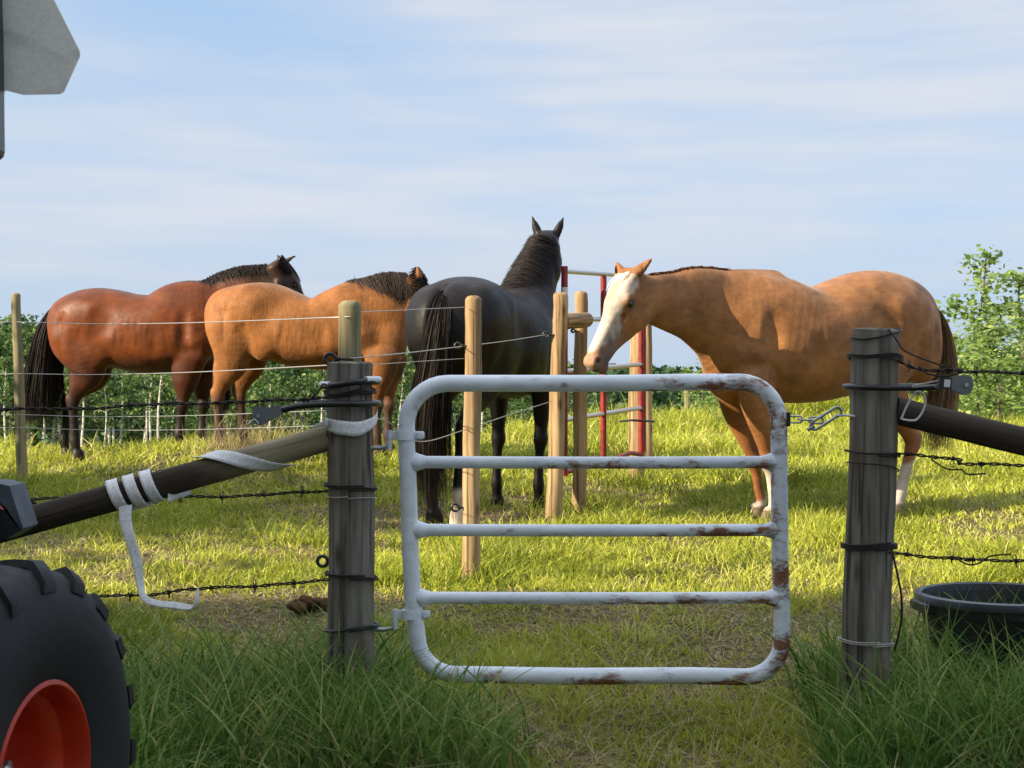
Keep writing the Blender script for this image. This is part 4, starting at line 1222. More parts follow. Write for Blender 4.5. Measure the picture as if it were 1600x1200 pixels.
# ---------------- the golden brown pony between the posts
def pony():
    x0 = (465 - 800) / FPX * 12.2
    Lc = (x0, 12.2, gh(x0, 12.2) - .01)
    ps = Pose(Lc, -7)
    root = empty('horse', Lc, ps.a)
    S = Sculpt((-.95, -.45, -.14), (1.4, .50, 1.75), .0105)
    B = [((346, 470), (348, 540), .12), ((356, 453), (358, 555), .20), ((374, 446), (376, 556), .245), ((398, 442), (400, 556), .265), ((422, 443), (420, 560), .27),
         ((446, 453), (444, 568), .275), ((470, 463), (468, 574), .28), ((492, 467), (492, 577), .275), ((514, 460), (514, 578), .26), ((536, 448), (536, 576), .22), ((560, 442), (562, 570), .20), ((585, 448), (588, 560), .17), ((603, 462), (606, 552), .145), ((616, 478), (618, 545), .12)]
    rows = [pair(ps, *b) for b in B]
    S.chain(rows, k=.05, p=2.25, sub=4, cap=.9)
    z0 = .93
    xw = ps.p(545, 440)[0]; xb = ps.p(345, 500)[0]
    muscles(S, xw, xb, z0, .95, hw=.277)
    Nk = [pair(ps, (545, 441), (598, 562), .135, 0), pair(ps, (567, 434), (618, 535), .11, 0), pair(ps, (592, 432), (628, 510), .088, -.0), pair(ps, (616, 432), (640, 500), .07, .0), pair(ps, (640, 434), (655, 490), .062, .0)]
    S.chain(Nk, k=.07, sub=4)
    po = np.array(ps.p(655, 436, .0))
    hd = Head(po, 8, 55, .59, ew=1.15)
    e1 = np.array(ps.p(652, 416, -.05)); e2 = np.array(ps.p(664, 428, .08))
    hd.sculpt(S, [(e2, 1), (e1, -1)])
    for q in (1, -1): S.ell(ps.p(611, 541, q * .075), (.12, .09, .14), .09)
    P = lambda px, py, y: (ps.p(px, py, y)[0], ps.p(px, py, y)[2])
    gz = lambda px, yy: gh(*(ps.L + ps.h * P(px, 700, yy)[0] + ps.n * yy).xy) - ps.L.z
    y = -.14
    front_leg(S, y, P(592, 590, y), P(588, 633, y), P(588, 684, y), (P(589, 700, y)[0] + .02, gz(590, y)), .95)
    front_leg(S, .13, P(604, 590, .13), P(607, 633, .13), P(606, 680, .13), (P(607, 700, .13)[0] + .02, gz(607, .13)), .95)
    hind_leg(S, y, P(358, 508, y), P(372, 563, y), P(340, 622, y), P(341, 676, y), (P(343, 700, y)[0] + .02, gz(343, y)), .93)
    hind_leg(S, .13, P(372, 508, .13), P(398, 566, .13), P(375, 620, .13), P(380, 674, .13), (P(382, 696, .13)[0] + .02, gz(382, .13)), .93)
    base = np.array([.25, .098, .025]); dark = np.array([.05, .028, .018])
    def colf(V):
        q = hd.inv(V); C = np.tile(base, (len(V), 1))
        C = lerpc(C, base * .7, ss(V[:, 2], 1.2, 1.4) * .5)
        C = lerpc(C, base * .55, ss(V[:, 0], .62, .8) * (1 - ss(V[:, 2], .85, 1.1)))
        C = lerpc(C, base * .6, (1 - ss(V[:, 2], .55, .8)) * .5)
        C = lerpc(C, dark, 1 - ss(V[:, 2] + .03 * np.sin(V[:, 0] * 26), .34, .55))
        C = lerpc(C, dark, ss(q[:, 0], .42, .56) * (V[:, 0] > .8))
        return C
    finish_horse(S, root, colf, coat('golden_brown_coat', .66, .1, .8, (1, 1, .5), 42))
    hd.eyes(root)
    hm = hairmat('dark_brown_hair', (.009, .006, .005), (.035, .022, .015), .42)
    mane_strands(Nk + [(*hd.w(.02, 0, -.05), .06, .08)], -1, 2300, .24, .0045, hm, root, f0=.08, f1=.97, lift=.004, offs=.025)
    mane_strands([(*hd.w(-.08, 0, -.05), .064, .084), (*hd.w(-.02, 0, -.05), .072, .09), (*hd.w(.02, 0, -.06), .078, .098)], -1, 320, .15, .005, hm, root, lift=.003, offs=.016)
    n = 80; a = rng.normal(0, .028, n)
    ribbons('forelock', np.stack([np.stack([hd.w(.0 + .2 * t, a_, .035 + .01 * math.sin(t * 3)) for a_ in a]) for t in np.linspace(0, 1, 7)], 1), np.full(n, .008), np.tile(hd.u, (n, 1)), hm, root)
    tp = lambda px, py, yy=0: ps.p(px, py, yy)
    tail_strands([tp(350, 466, .0), tp(344, 490, .05), tp(345, 530, .1), tp(346, 575, .12), tp(346, 620, .12), tp(346, 650, .12)],
                 [(.03, .03), (.03, .05), (.04, .07), (.05, .08), (.06, .09), (.05, .09)], 1100, .0045, hm, root)
    tag(root, 'golden brown pony with a dark mane, between the bay and the black horse', 'horse', 'horses standing in the paddock')
pony()

# ---------------- the black horse seen from behind
def black_horse():
    Y0 = 9.45; x0 = (770 - 800) / FPX * Y0
    Lc = (x0, Y0, gh(x0, Y0) - .01)
    ang = 66
    root = empty('horse', Lc, math.radians(ang)); root.scale = (.955, .955, .955)
    S = Sculpt((-.98, -.48, -.05), (1.45, .48, 2.05), .0105)
    st = [(-.74, 1.00, 1.33, .13), (-.66, .92, 1.44, .235), (-.52, .84, 1.50, .285), (-.34, .80, 1.515, .30), (-.15, .79, 1.48, .295), (.05, .76, 1.44, .31), (.22, .75, 1.44, .305), (.36, .77, 1.48, .265), (.48, .81, 1.52, .22), (.60, .86, 1.47, .20), (.70, .95, 1.36, .16)]
    S.chain([(x, 0, (a + b) / 2, w, (b - a) / 2) for x, a, b, w in st], k=.05, p=2.25, sub=4, cap=.9)
    muscles(S, .44, -.75, 1.02, hw=.31, ribs=0)
    for q in (1, -1):
        S.ell((-.55, q * .18, 1.22), (.20, .12, .22), .06)
    S.ell((-.80, 0, 1.12), (.16, .022, .3), .05, cut=True)
    Nk = [(.48, 0, 1.26, .17, .26), (.60, 0, 1.41, .15, .235), (.70, 0, 1.55, .125, .20), (.78, -.005, 1.68, .10, .155), (.84, -.01, 1.79, .082, .115)]
    S.chain(Nk, k=.08, sub=4)
    po = np.array((.86, -.02, 1.865))
    hd = Head(po, 20, 50, .64, ew=.78)
    hd.sculpt(S, [(hd.w(-.105, .10, .092), 1), (hd.w(-.10, -.11, .088), -1)])
    y = .15
    front_leg(S, y, (.44, .86), (.45, .48), (.45, .17), (.48, .0), out=.05)
    front_leg(S, -y - .01, (.46, .86), (.46, .48), (.46, .17), (.49, .0), out=.02)
    hind_leg(S, y, (-.48, 1.22), (-.34, .90), (-.60, .56), (-.60, .17), (-.57, 0), out=0)
    hind_leg(S, -y, (-.48, 1.22), (-.34, .90), (-.66, .56), (-.66, .17), (-.63, 0), out=.075)
    base = np.array([.0065, .0055, .006]); br = np.array([.018, .011, .009]); white = np.array([.55, .48, .42])
    def colf(V):
        C = np.tile(base, (len(V), 1))
        C = lerpc(C, br, ss(V[:, 2], 1.25, 1.55) * .5 * (1 - ss(V[:, 0], .2, .6)))
        w = (V[:, 0] < -.4) & (V[:, 1] < 0)
        C = lerpc(C, white, np.where(w, 1 - ss(V[:, 2], .19, .24), 0))
        return C
    finish_horse(S, root, colf, coat('black_coat', .5, .0, .2))
    hd.eyes(root)
    hm = hairmat('black_hair', (.004, .0035, .0035), (.022, .016, .013), .36)
    mane_strands(Nk, 1, 2600, .24, .0045, hm, root, f0=.0, f1=1.0, lift=.02, both=True)
    n = 120; a = rng.normal(0, .028, n)
    ribbons('forelock', np.stack([np.stack([hd.w(-.03 + .16 * t, a_ * (1 + .3 * t), .034 + .012 * math.sin(t * 3)) for a_ in a]) for t in np.linspace(0, 1, 7)], 1), np.full(n, .004), np.tile(hd.u, (n, 1)), hm, root)
    tail_strands([(-.70, -.02, 1.42), (-.79, -.04, 1.36), (-.86, -.05, 1.2), (-.88, -.03, .95), (-.87, .02, .65), (-.85, .03, .35), (-.84, .01, .05)],
                 [(.02, .025), (.03, .05), (.05, .075), (.07, .10), (.09, .125), (.10, .13), (.11, .12)], 3000, .004, hm, root, cut=.1)
    tag(root, 'black horse seen from behind with its head raised and ears pricked', 'horse', 'horses standing in the paddock')
black_horse()
# ------------------------------------------------------------ posts
def post(px_top, py_top, px_bot, Y, wpx_top, wpx_bot, material, label, group=None, depth=.25, dome=.0, seg=28, tilt=0.0, name='fence_post', flat=False):
    t = W(px_top, py_top, Y); s = FPX / Y
    xb = (px_bot - 800) / FPX * Y; zb = gh(xb, Y)
    b = Vector((xb, Y + tilt, zb - depth)); d = t - Vector((xb, Y + tilt, zb)); b = Vector((xb, Y + tilt, zb)) - d.normalized() * depth
    n = 26; P = [b.lerp(t, i / n) for i in range(n + 1)]
    r0, r1 = wpx_bot / s / 2, wpx_top / s / 2
    R = [r0 + (r1 - r0) * i / n for i in range(n + 1)]
    k = .012 if flat else .03
    for i in range(n): P[i] = P[i] + Vector((math.sin(i * .45 + px_top) * .0025, math.sin(i * .37 + px_bot) * .0025, 0))
    up = (t - b).normalized()
    if flat: P += [t + up * .003, t + up * .005]; R += [r1 * .93, r1 * .8]
    else: P += [t + up * .008, t + up * .016, t + up * .02]; R += [r1 * .93, r1 * .72, r1 * .45]
    mb = MB(); mb.tube(P, R, seg, up=(1, 0, 0), bump=k)
    o = mb.build(name, material, loc=(xb, Y, zb), smooth=True, auto=45)
    tag(o, label, 'fence post', group)
    return o
PG = post(547, 568, 550, 4.72, 71, 74, M['post_grey'], 'thick weathered grey post the white gate hangs on, wrapped with wire and tape', 'weathered corner posts beside the gate', seg=40, flat=True)
PR = post(1369, 516, 1350, 4.6, 73, 76, M['post_grey'], 'thick weathered grey post right of the gate with black wire loops', 'weathered corner posts beside the gate', seg=40, flat=True)
post(547, 478, 552, 5.8, 36, 39, M['post_green'], 'greenish round post standing right behind the gate\'s hinge post', 'slim posts of the paddock fence')
post(740, 469, 735, 6.9, 26, 29, M['post_yellow'], 'peeled yellow post in front of the black horse\'s tail', 'slim posts of the paddock fence')
post(25, 462, 35, 11.1, 14, 18, M['post_green'], 'slim greenish post at the far left beside the bay horse\'s tail', 'slim posts of the paddock fence')
post(876, 462, 865, 8.75, 23, 27, M['post_yellow'], 'yellow post carrying a short cross rail, right of the black horse', 'slim posts of the paddock fence')
post(908, 460, 905, 9.45, 20, 23, M['post_yellow'], 'yellow post in front of the tan horse\'s nose', 'slim posts of the paddock fence')
post(997, 505, 994, 11.2, 25, 27, M['post_yellow'], 'short yellow post behind the tan horse\'s jaw, carrying the red panel', 'slim posts of the paddock fence')
post(1010, 500, 1011, 12.1, 17, 18, M['post_yellow'], 'thin post half hidden behind the short yellow post', 'slim posts of the paddock fence')
post(1073, 610, 1073, 19.0, 8, 8, M['post_green'], 'small far away post at the crest of the paddock', 'slim posts of the paddock fence', seg=8)
# posts outside the picture that hold the ends of the wires and braces
def post_xy(x, y, h, r, label):
    z = gh(x, y); mb = MB()
    mb.tube([(x, y, z - .3 + (h + .3) * i / 12) for i in range(13)] + [(x, y, z + h + .01)], [r] * 13 + [r * .8], 24, up=(1, 0, 0), bump=.015)
    tag(mb.build('fence_post', M['post_grey'], loc=(x, y, z), smooth=True), label, 'fence post')
post_xy(-3.05, 4.72, 1.15, .07, 'weathered grey line post beyond the left edge of the photo')
post_xy(3.35, 4.75, 1.15, .07, 'weathered grey line post beyond the right edge of the photo')

def brace(name, pts, r, material, label):
    n = 22; A, B = Vector(pts[0]), Vector(pts[1])
    P = [A.lerp(B, i / n) + Vector((0, 0, .006 * math.sin(i * .5))) for i in range(n + 1)]
    mb = MB()
    mb.tube([(0, 0, (q - P[0]).length) for q in P], [r[0] + (r[1] - r[0]) * i / n for i in range(n + 1)], 26, bump=.02)
    o = mb.build(name, material, loc=(0, 0, 0), smooth=True, local=True)
    o.location = A; o.rotation_euler = (B - A).to_track_quat('Z', 'Y').to_euler()
    tag(o, label, 'brace rail'); return o
BL0, BL1 = W(514, 684, 4.72), Vector((-2.99, 4.72, .19))
bl_dir = (W(0, 826, 4.68) - BL0); BLend = BL0 + bl_dir * ((-2.99 - BL0.x) / bl_dir.x)
m = M['rail_mixed'] = wood('sun_bleached_brace_wood', (.018, .014, .012), (.075, .058, .042), (.04, .03, .022))
tz = m.node_tree; tcz = tz.nodes.new('ShaderNodeTexCoord'); sz = tz.nodes.new('ShaderNodeSeparateXYZ'); tz.links.new(tcz.outputs['Object'], sz.inputs[0])
bc = tz.nodes['Principled BSDF'].inputs['Base Color'].links[0].from_socket
fz = ramp(m, mth(m, 'ADD', mth(m, 'MULTIPLY', sz.outputs[2], 1.6), mth(m, 'MULTIPLY', ntex(m, scale=9, detail=5, stretch=(1, 1, .25)), .5)), [(.55, (1, 1, 1)), (.95, (0, 0, 0))])
setp(m, 'Base Color', mixc(m, fz, bc, ramp(m, ntex(m, scale=26, detail=5, stretch=(1, 1, .05)), [(.3, (.10, .085, .05)), (.65, (.36, .31, .20))])))
brace('brace_rail', (BL0, BLend), (.040, .050), M['rail_mixed'], 'sloping dark brace rail left of the gate, bound with white tape')
BR0 = W(1398, 641, 4.6); brd = W(1600, 690, 4.6) - BR0
BRend = BR0 + brd * ((3.29 - BR0.x) / brd.x)
brace('brace_rail', (BR0, BRend), (.041, .050), M['rail_dark'], 'sloping dark brown brace rail running off the right edge')

# ------------------------------------------------------------ the gate
def gate():
    Yg = 4.70
    root = empty('gate', W(634, 1060, Yg))
    def arc(cx, cy, r, a0, a1, n=9): return [(cx + r * math.cos(math.radians(a)), cy - r * math.sin(math.radians(a))) for a in np.linspace(a0, a1, n)]
    path = []
    path += arc(700, 664, 65, 180, 90)            # top left
    path += [(800, 599), (950, 599), (1080, 597)]
    path += arc(1156, 658, 61, 90, 0)
    path += [(1218, 760), (1219, 880), (1222, 960)]
    path += arc(1165, 1001, 57, 0, -90)
    path += [(1080, 1056), (900, 1057), (780, 1055)]
    path += arc(712, 994, 60, -90, -168)
    path += [(645, 940), (641, 860), (638, 760), (635, 690), (635, 664)]
    P = [W(x, y, Yg) for x, y in path]
    r = 13.2 / (FPX / Yg)
    mb = MB(); mb.tube(P, r, 20, up=(0, 1, 0), cap=False)
    mb.build('frame', M['gate'], root, smooth=True, auto=180)
    for y, xa, xb_ in ((722, 648, 1207), (828, 651, 1210), (934, 656, 1212)):
        n = 14; rr = 9.6 / (FPX / Yg)
        PP = [W(xa + (xb_ - xa) * i / n, y + 1.0 * math.sin(i / n * PI), Yg) for i in range(n + 1)]
        R = [rr] * (n + 1); 
        mb = MB(); mb.tube(PP, R, 16, up=(0, 1, 0))
        # pressed collars where the rail meets the frame
        for e, sgn in ((0, 1), (n, -1)):
            c = PP[e]; mb.tube([c - Vector((sgn * .012, 0, 0)), c + Vector((sgn * .004, 0, 0)), c + Vector((sgn * .016, 0, 0)), c + Vector((sgn * .034, 0, 0))], [rr * 1.2, rr * 1.55, rr * 1.3, rr * 1.01], 16, up=(0, 1, 0), cap=False)
        mb.build('rail', M['gate'], root, smooth=True, auto=60)
    # hinge clamps and pins
    for hy, hx, zoff in ((680, 634, 20), (960, 643, 24)):
        c = W(hx, hy, Yg); mb = MB()
        mb.tube([c - Vector((0, 0, .014)), c + Vector((0, 0, .014))], r + .0035, 20, up=(1, 0, 0))
        mb.box(c + Vector((-r - .012, 0, 0)), (.046, .008, .026), bev=.002); mb.box(c + Vector((r + .014, 0, 0)), (.034, .022, .024), bev=.004)
        for q in (-1, 1): mb.tube([c + Vector((r + .018, .019 * q, 0)), c + Vector((r + .018, .006 * q, 0))], .009, 6)
        mb.tube([c + Vector((-r - .024, 0, .015)), c + Vector((-r - .024, 0, -.045))], .008, 10)
        mb.build('hinge_clamp', M['gate'], root, smooth=True)
        e = c + Vector((-r - .024, 0, -zoff / (FPX / Yg)))
        px = Vector((PG.location.x + .07, Yg + .0, e.z)); mb = MB()
        mb.tube([px + Vector((-.03, 0, 0)), px, e + Vector((-.03, 0, 0)), e + Vector((-.008, 0, .004)), e + Vector((0, 0, .014)), e + Vector((0, 0, .032))], .0065, 10, up=(0, 1, 0))
        mb.build('hinge_pin', M['zinc'], root, smooth=True)
    # chain latch: links, swivel and snap hook
    a, b = W(1232, 655, Yg), W(1286, 657, Yg)
    mb = MB(); mb.box(a + Vector((-.002, 0, 0)), (.012, .03, .045), bev=.003); mb.build('latch_plate', M['black_plastic'], root)
    def link(c, d, L_, wd, r_, vert):
        d = d.normalized(); s_ = Vector((0, 0, 1)) if vert else Vector((0, 1, 0)); s_ = (s_ - d * s_.dot(d)).normalized()
        P_ = []
        for q in range(25):
            t_ = q / 24 * 2 * PI; P_.append(c + d * (math.cos(t_) * wd / 2 + math.copysign((L_ - wd) / 2, math.cos(t_))) + s_ * math.sin(t_) * wd / 2)
        m_ = MB(); m_.tube(P_, r_, 8, up=d.cross(s_), cap=False); return m_
    d = (b - a)
    for i in range(3):
        link(a.lerp(b, .2 + i * .3), d, .044, .02, .003, i % 2 == 0).build('chain_link', M['zinc'], root, smooth=True, auto=180)
    h0, h1 = W(1268, 668, Yg - .01), W(1313, 640, Yg - .01)
    k_ = link(h0.lerp(h1, .5), h1 - h0, .105, .026, .0045, True)
    k_.tube([h0 + (h0 - h1).normalized() * .015, h0 + (h1 - h0) * .1], .006, 8)
    k_.build('snap_hook', M['zinc'], root, smooth=True)
    e0, e1 = W(1305, 650, Yg), W(1335, 650, 4.54)
    mb = MB(); mb.tube([e0, e0.lerp(e1, .5) + Vector((0, 0, .002)), e1], .0035, 8)
    mb.build('post_eye', M['zinc'], root, smooth=True)
    tag(root, 'white painted tubular walk-through gate with rust patches, hung between the grey posts', 'gate')
gate()

# ------------------------------------------------------------ barbed wire, plain wire
def barbed(P, label, r=.0026, hr=.0032, pitch=.075, barb=.13, wob=.004, parent=None, group='barbed wires of the front fence', seed=1):
    P = catmull([tuple(p) for p in P], 8); seg = np.linalg.norm(np.diff(P, axis=0), axis=1); s = np.concatenate([[0], np.cumsum(seg)]); L_ = s[-1]
    n = max(12, int(L_ / pitch * 7)); t = np.linspace(0, L_, n); Q = np.stack([np.interp(t, s, P[:, c]) for c in range(3)], 1)
    rr = np.random.default_rng(seed)
    Q[:, 2] += wob * np.sin(t * 5.1 + seed) + wob * .5 * np.sin(t * 17 + seed * 2) + wob * .3 * np.sin(t * 41)
    Q[:, 1] += wob * np.sin(t * 6.3 + seed)
    mb = MB()
    for q in (0, PI):
        a = t / pitch * 2 * PI + q
        H = Q.copy(); H[:, 2] += hr * np.sin(a); H[:, 1] += hr * np.cos(a)
        mb.tube(H, r, 5)
    x = barb * .4
    while x < L_:
        c = np.array([np.interp(x, t, Q[:, k]) for k in range(3)]); dr = np.array([np.interp(min(x + .02, L_), t, Q[:, k]) for k in range(3)]) - c; dr /= np.linalg.norm(dr) + 1e-9
        for q in range(2):
            v = rr.normal(size=3); v -= dr * (v @ dr); v /= np.linalg.norm(v)
            w_ = np.cross(dr, v); c2 = c + dr * q * .005
            ring = [c2 + (v * math.cos(a) + w_ * math.sin(a)) * .006 + dr * .002 * a / 6 for a in np.linspace(0, 2 * PI, 9)]
            mb.tube([c2 + v * .019 + w_ * .006] + ring + [c2 - v * .019 + w_ * .004], .0017, 4)
        x += barb * rr.uniform(.9, 1.1)
    o = mb.build('barbed_wire', M['wire'], loc=tuple(Q[0]), smooth=True, auto=180)
    tag(o, label, 'barbed wire', group); return o

def ring_pts(post_obj, zc, rad, tiltx=0, tilty=0, a0=0, a1=360, n=26, wob=0, xy=None):
    cx, cy = xy if xy else (post_obj.location.x, post_obj.location.y)
    out_ = []
    for a in np.linspace(math.radians(a0), math.radians(a1), n):
        out_.append(Vector((cx + rad * math.sin(a), cy - rad * math.cos(a), zc + tiltx * math.sin(a) + tilty * math.cos(a) + wob * math.sin(a * 3))))
    return out_

zt = lambda py, Y: EYE - (py - HOR) / FPX * Y
def xpost(post_obj, pxa, pxb, pya, pyb, py, Y):
    return (((pxa + (pxb - pxa) * (py - pya) / (pyb - pya)) - 800) / FPX * Y, Y)
GL = lambda py: xpost(PG, 547, 550, 568, 1130, py, 4.72)
GR = lambda py: xpost(PR, 1369, 1350, 516, 1130, py, 4.6)
RG, RR = .0765, .0765

def wire_loop(center, z, rad, label, tiltx=0, tilty=0, turns=1.1, r=.0028, material=None, name='wire_loop', cat='wire loop', wob=.002, tail=None, a0=0, group='wire loops round the weathered posts'):
    P = ring_pts(None, z, rad, tiltx, tilty, a0, a0 + 360 * turns, int(34 * turns), wob, xy=center)
    for i, p in enumerate(P): p.z += i / len(P) * .006 * turns
    if tail: P += [Vector(t) for t in tail]
    mb = MB(); mb.tube(P, r, 6, up=(0, 0, 1))
    tag(mb.build(name, material or M['wire'], loc=tuple(P[0]), smooth=True, auto=180), label, cat, group)

# front fence, left bay: three barbed strands
F = 4.645
barbed([(-3.05, F + .03, zt(640, 4.7)), W(0, 638, F), W(250, 633, F), W(430, 628, F), W(515, 620, F)], 'top barbed wire left of the gate, level with the horses\' hocks', seed=3, r=.0028)
barbed([(-3.05, F + .03, zt(800, 4.7)), W(0, 790, 4.80), W(38, 783, 4.80), W(250, 777, 4.80), W(420, 771, 4.78), W(515, 765, 4.74)], 'middle barbed wire left of the gate, passing behind the brace rail', seed=5)
barbed([(-3.05, F + .03, zt(940, 4.7)), W(130, 930, F), W(300, 921, F), W(440, 914, F), W(515, 909, F)], 'lowest barbed wire left of the gate, just above the shaded grass', seed=8)
# right bay
F2 = 4.53
barbed([W(1395, 558, F2 - .01), W(1432, 573, F2), W(1500, 578, F2), W(1600, 583, F2), (3.35, 4.68, zt(592, 4.68))], 'top barbed wire right of the gate, running in front of the poplars', seed=11, r=.0028)
barbed([W(1390, 712, F2), W(1430, 713, F2), W(1500, 720, F2), W(1600, 729, F2), (3.35, 4.68, zt(742, 4.68))], 'middle barbed wire right of the gate, below the brace rail', seed=13)
barbed([W(1388, 862, F2), W(1440, 866, F2), W(1520, 873, F2), W(1600, 877, F2), (3.35, 4.68, zt(885, 4.68))], 'lowest barbed wire right of the gate, above the black tub', seed=17)
def loose(P, label, r=.0026, group='loose ends of fence wire', material=None):
    mb = MB(); mb.tube(catmull([tuple(p) for p in P], 6), r, 5); tag(mb.build('loose_wire', material or M['wire'], loc=tuple(P[0]), smooth=True, auto=180), label, 'wire end', group)
loose([W(1388, 514, 4.53), W(1402, 533, 4.52), W(1412, 547, 4.52), W(1440, 560, 4.52), W(1480, 574, 4.52)], 'slack wire falling from the right post top to the top barbed wire')
loose([W(1455, 718, F2), W(1480, 733, F2 - .01), W(1502, 734, F2), W(1512, 741, F2 - .01), W(1540, 740, F2)], 'bent loose end hanging off the middle right barbed wire')
loose([W(1490, 870, F2), W(1512, 882, F2 - .01), W(1530, 880, F2), W(1548, 869, F2), W(1580, 866, F2)], 'curled loose end hanging off the lowest right barbed wire')
loose([W(1395, 865, 4.56), W(1403, 900, 4.55), W(1409, 935, 4.55), W(1408, 975, 4.55), W(1398, 1018, 4.55)], 'dark wire end dangling down beside the right post', .0035)
loose([W(1436, 572, F2), W(1450, 584, F2 - .02), W(1480, 587, F2 - .02), W(1510, 580, F2)], 'small slack curl under the top right barbed wire')
loose([W(480, 628, F), W(497, 612, F - .01), W(505, 600, F - .01), W(515, 606, F - .01)], 'bent wire end at the left post beside the black hose loop')

# loops round the left post
wire_loop(GL(620), zt(616, 4.64), RG + .003, 'twisted dark wire loop crossing the left post near the top', .006, -.006, 2.1, wob=.005)
wire_loop(GL(766), zt(766, 4.64), RG + .004, 'rusty wire wrapped round the left post at its middle', -.004, 0, 2.1)
wire_loop(GL(780), zt(781, 4.64), RG + .002, 'thin bright wire round the left post below the rusty wire', .0, .003, 1.0, r=.0015, material=M['smooth_wire'])
wire_loop(GL(908), zt(908, 4.64), RG + .004, 'rusty wire wrapped round the left post low down', -.006, .004, 2.1)
wire_loop(GL(990), zt(990, 4.64), RG + .006, 'black wire round the foot of the left post', .008, .006, 1.6, r=.0045, material=M['black_plastic'])
# loops round the right post
wire_loop(GR(566), zt(562, 4.52), RR + .004, 'double dark wire loop high on the right post', -.003, .004, 2.2, wob=.004, r=.003)
wire_loop(GR(522), zt(521, 4.52), RR - .001, 'dark wire loop over the top edge of the right post', .012, -.010, .62, a0=-100, r=.003)
wire_loop(GR(712), zt(712, 4.52), RR + .004, 'dark wire loop at the middle of the right post', -.006, .0, 1.4, r=.0032)
wire_loop(GR(735), zt(733, 4.52), RR + .002, 'thin slanting wire across the right post below the middle loop', -.012, .012, .55, a0=-90, r=.002)
wire_loop(GR(862), zt(862, 4.52), RR + .005, 'dark wire wrapped three times low on the right post', .003, .003, 3.1, r=.003)
wire_loop(GR(1013), zt(1013, 4.52), RR + .003, 'pale grey wire round the foot of the right post', -.004, .003, 2.05, r=.0022, material=M['smooth_wire'])

# ------------------------------------------------------------ electric fence fittings
def hose_loop(center, z, zlen, endx, label, rad, r=.0085, group=None, dz=0.0, endz=None, sgn=-1):
    """black insulating hose round the post, both ends running out to one side"""
    cx, cy = center; P = []
    e = z if endz is None else endz
    P.append(Vector((endx, cy - rad * .8, e))); P.append(Vector((cx + sgn * rad * 1.5, cy - rad * .98, z + (e - z) * .25)))
    for a in np.linspace(0, 180, 12):
        a = math.radians(a); P.append(Vector((cx - sgn * rad * math.sin(a), cy - rad * math.cos(a), z + dz * math.sin(a / 2))))
    P.append(Vector((cx + sgn * rad * 1.5, cy + rad * .9, z + dz))); P.append(Vector((endx, cy + rad * .3, e + dz)))
    mb = MB(); mb.tube(catmull([tuple(p) for p in P], 4), r, 12, up=(0, 0, 1))
    o = mb.build('insulating_hose', M['black_plastic'], loc=tuple(P[0]), smooth=True, auto=180)
    return o
cxy = GL(600)
root = empty('insulating_hose', (cxy[0], cxy[1], zt(600, 4.64)))
mb = MB(); mb.tube(ring_pts(None, zt(600, 4.64), RG + .010, .008, .002, 0, 360, 40, .002, xy=cxy), .0095, 12, up=(0, 0, 1), cap=False); mb.build('hose', M['black_plastic'], root, smooth=True, auto=180)
for q in (-1, 1):
    c = Vector((cxy[0] + q * (RG + .008), cxy[1] - .035, zt(597, 4.64) + .008 * q))
    mb = MB(); mb.tube([c + Vector((-q * .03, -.035, 0)), c, c + Vector((q * .004, .03, 0))], .010, 10); mb.build('hose_end', M['white_plastic'], root, smooth=True)
tag(root, 'black hose ring with pale ends round the left post near its top', 'insulator hose')
o = hose_loop(GL(632), zt(631, 4.64), 0, W(436, 642, 4.64).x, '', RG + .011, .0095, endz=zt(642, 4.64))
tag(o, 'black insulating hose looped round the left post toward the wire tensioner', 'insulator hose')
o = hose_loop(GR(604), zt(606, 4.52), 0, W(1462, 604, 4.52).x, '', RR + .011, .0088, sgn=1, dz=.004, endz=zt(606, 4.52))
tag(o, 'black insulating hose looped round the right post toward the wire tensioner', 'insulator hose')
for px, py, Y in ((557, 636, 4.545), (1355, 605, 4.425)):
    pass

def tensioner(a, b, label, material, sgn=1):
    """grey ratchet wire tensioner: two cheeks, a spool and a lever end"""
    a, b = Vector(a), Vector(b); d = (b - a).normalized(); up = Vector((0, -1, 0)); s_ = d.cross(up).normalized()
    L_ = (b - a).length; root = empty('wire_tensioner', a)
    body = [(0, -.016), (.35 * L_, -.018), (.62 * L_, -.026), (.85 * L_, -.030), (L_, -.02), (L_ * 1.06, 0), (L_, .02), (.85 * L_, .030), (.62 * L_, .024), (.35 * L_, .016), (0, .016)]
    for q in (-.016, .012):
        mb = MB(); mb.prism(body, q, q + .004, a, d, s_, up); mb.build('cheek', material, root)
    c = a + d * L_ * .82
    mb = MB(); mb.tube([c - up * .013, c + up * .009], .021, 20); mb.build('spool', M['black_plastic'], root, smooth=True)
    mb = MB(); mb.tube([c + up * .0165, c + up * .021], .0065, 6); mb.build('bolt', M['zinc'], root)
    return root, a, d, s_, up
r_, a, d, s_, up = tensioner(W(1466, 598, 4.50), W(1516, 602, 4.50), '', M['grey_plastic'])
mb = MB(); mb.prism([(-.002, -.0175), (.034, -.0175), (.034, .0175), (-.002, .0175)], .017, .0185, a + d * .0, d, s_, up); mb.build('clamp_plate', M['black_plastic'], r_)
mb = MB(); mb.prism([(.012, -.011), (.030, -.011), (.030, .011), (.012, .011)], .0186, .0195, a, d, s_, up); mb.build('sticker', M['white_plastic'], r_)
for q in (-.006, .006):
    mb = MB(); mb.tube([a + s_ * q, W(1425, 604, 4.50) + s_ * q * .3], .0022, 6); mb.build('bail_wire', M['smooth_wire'], r_)
tag(r_, 'grey ratchet wire tensioner with a white sticker, right of the right post', 'wire tensioner')
r_, a, d, s_, up = tensioner(W(438, 640, 4.62), W(398, 652, 4.62), '', M['grey_plastic'])
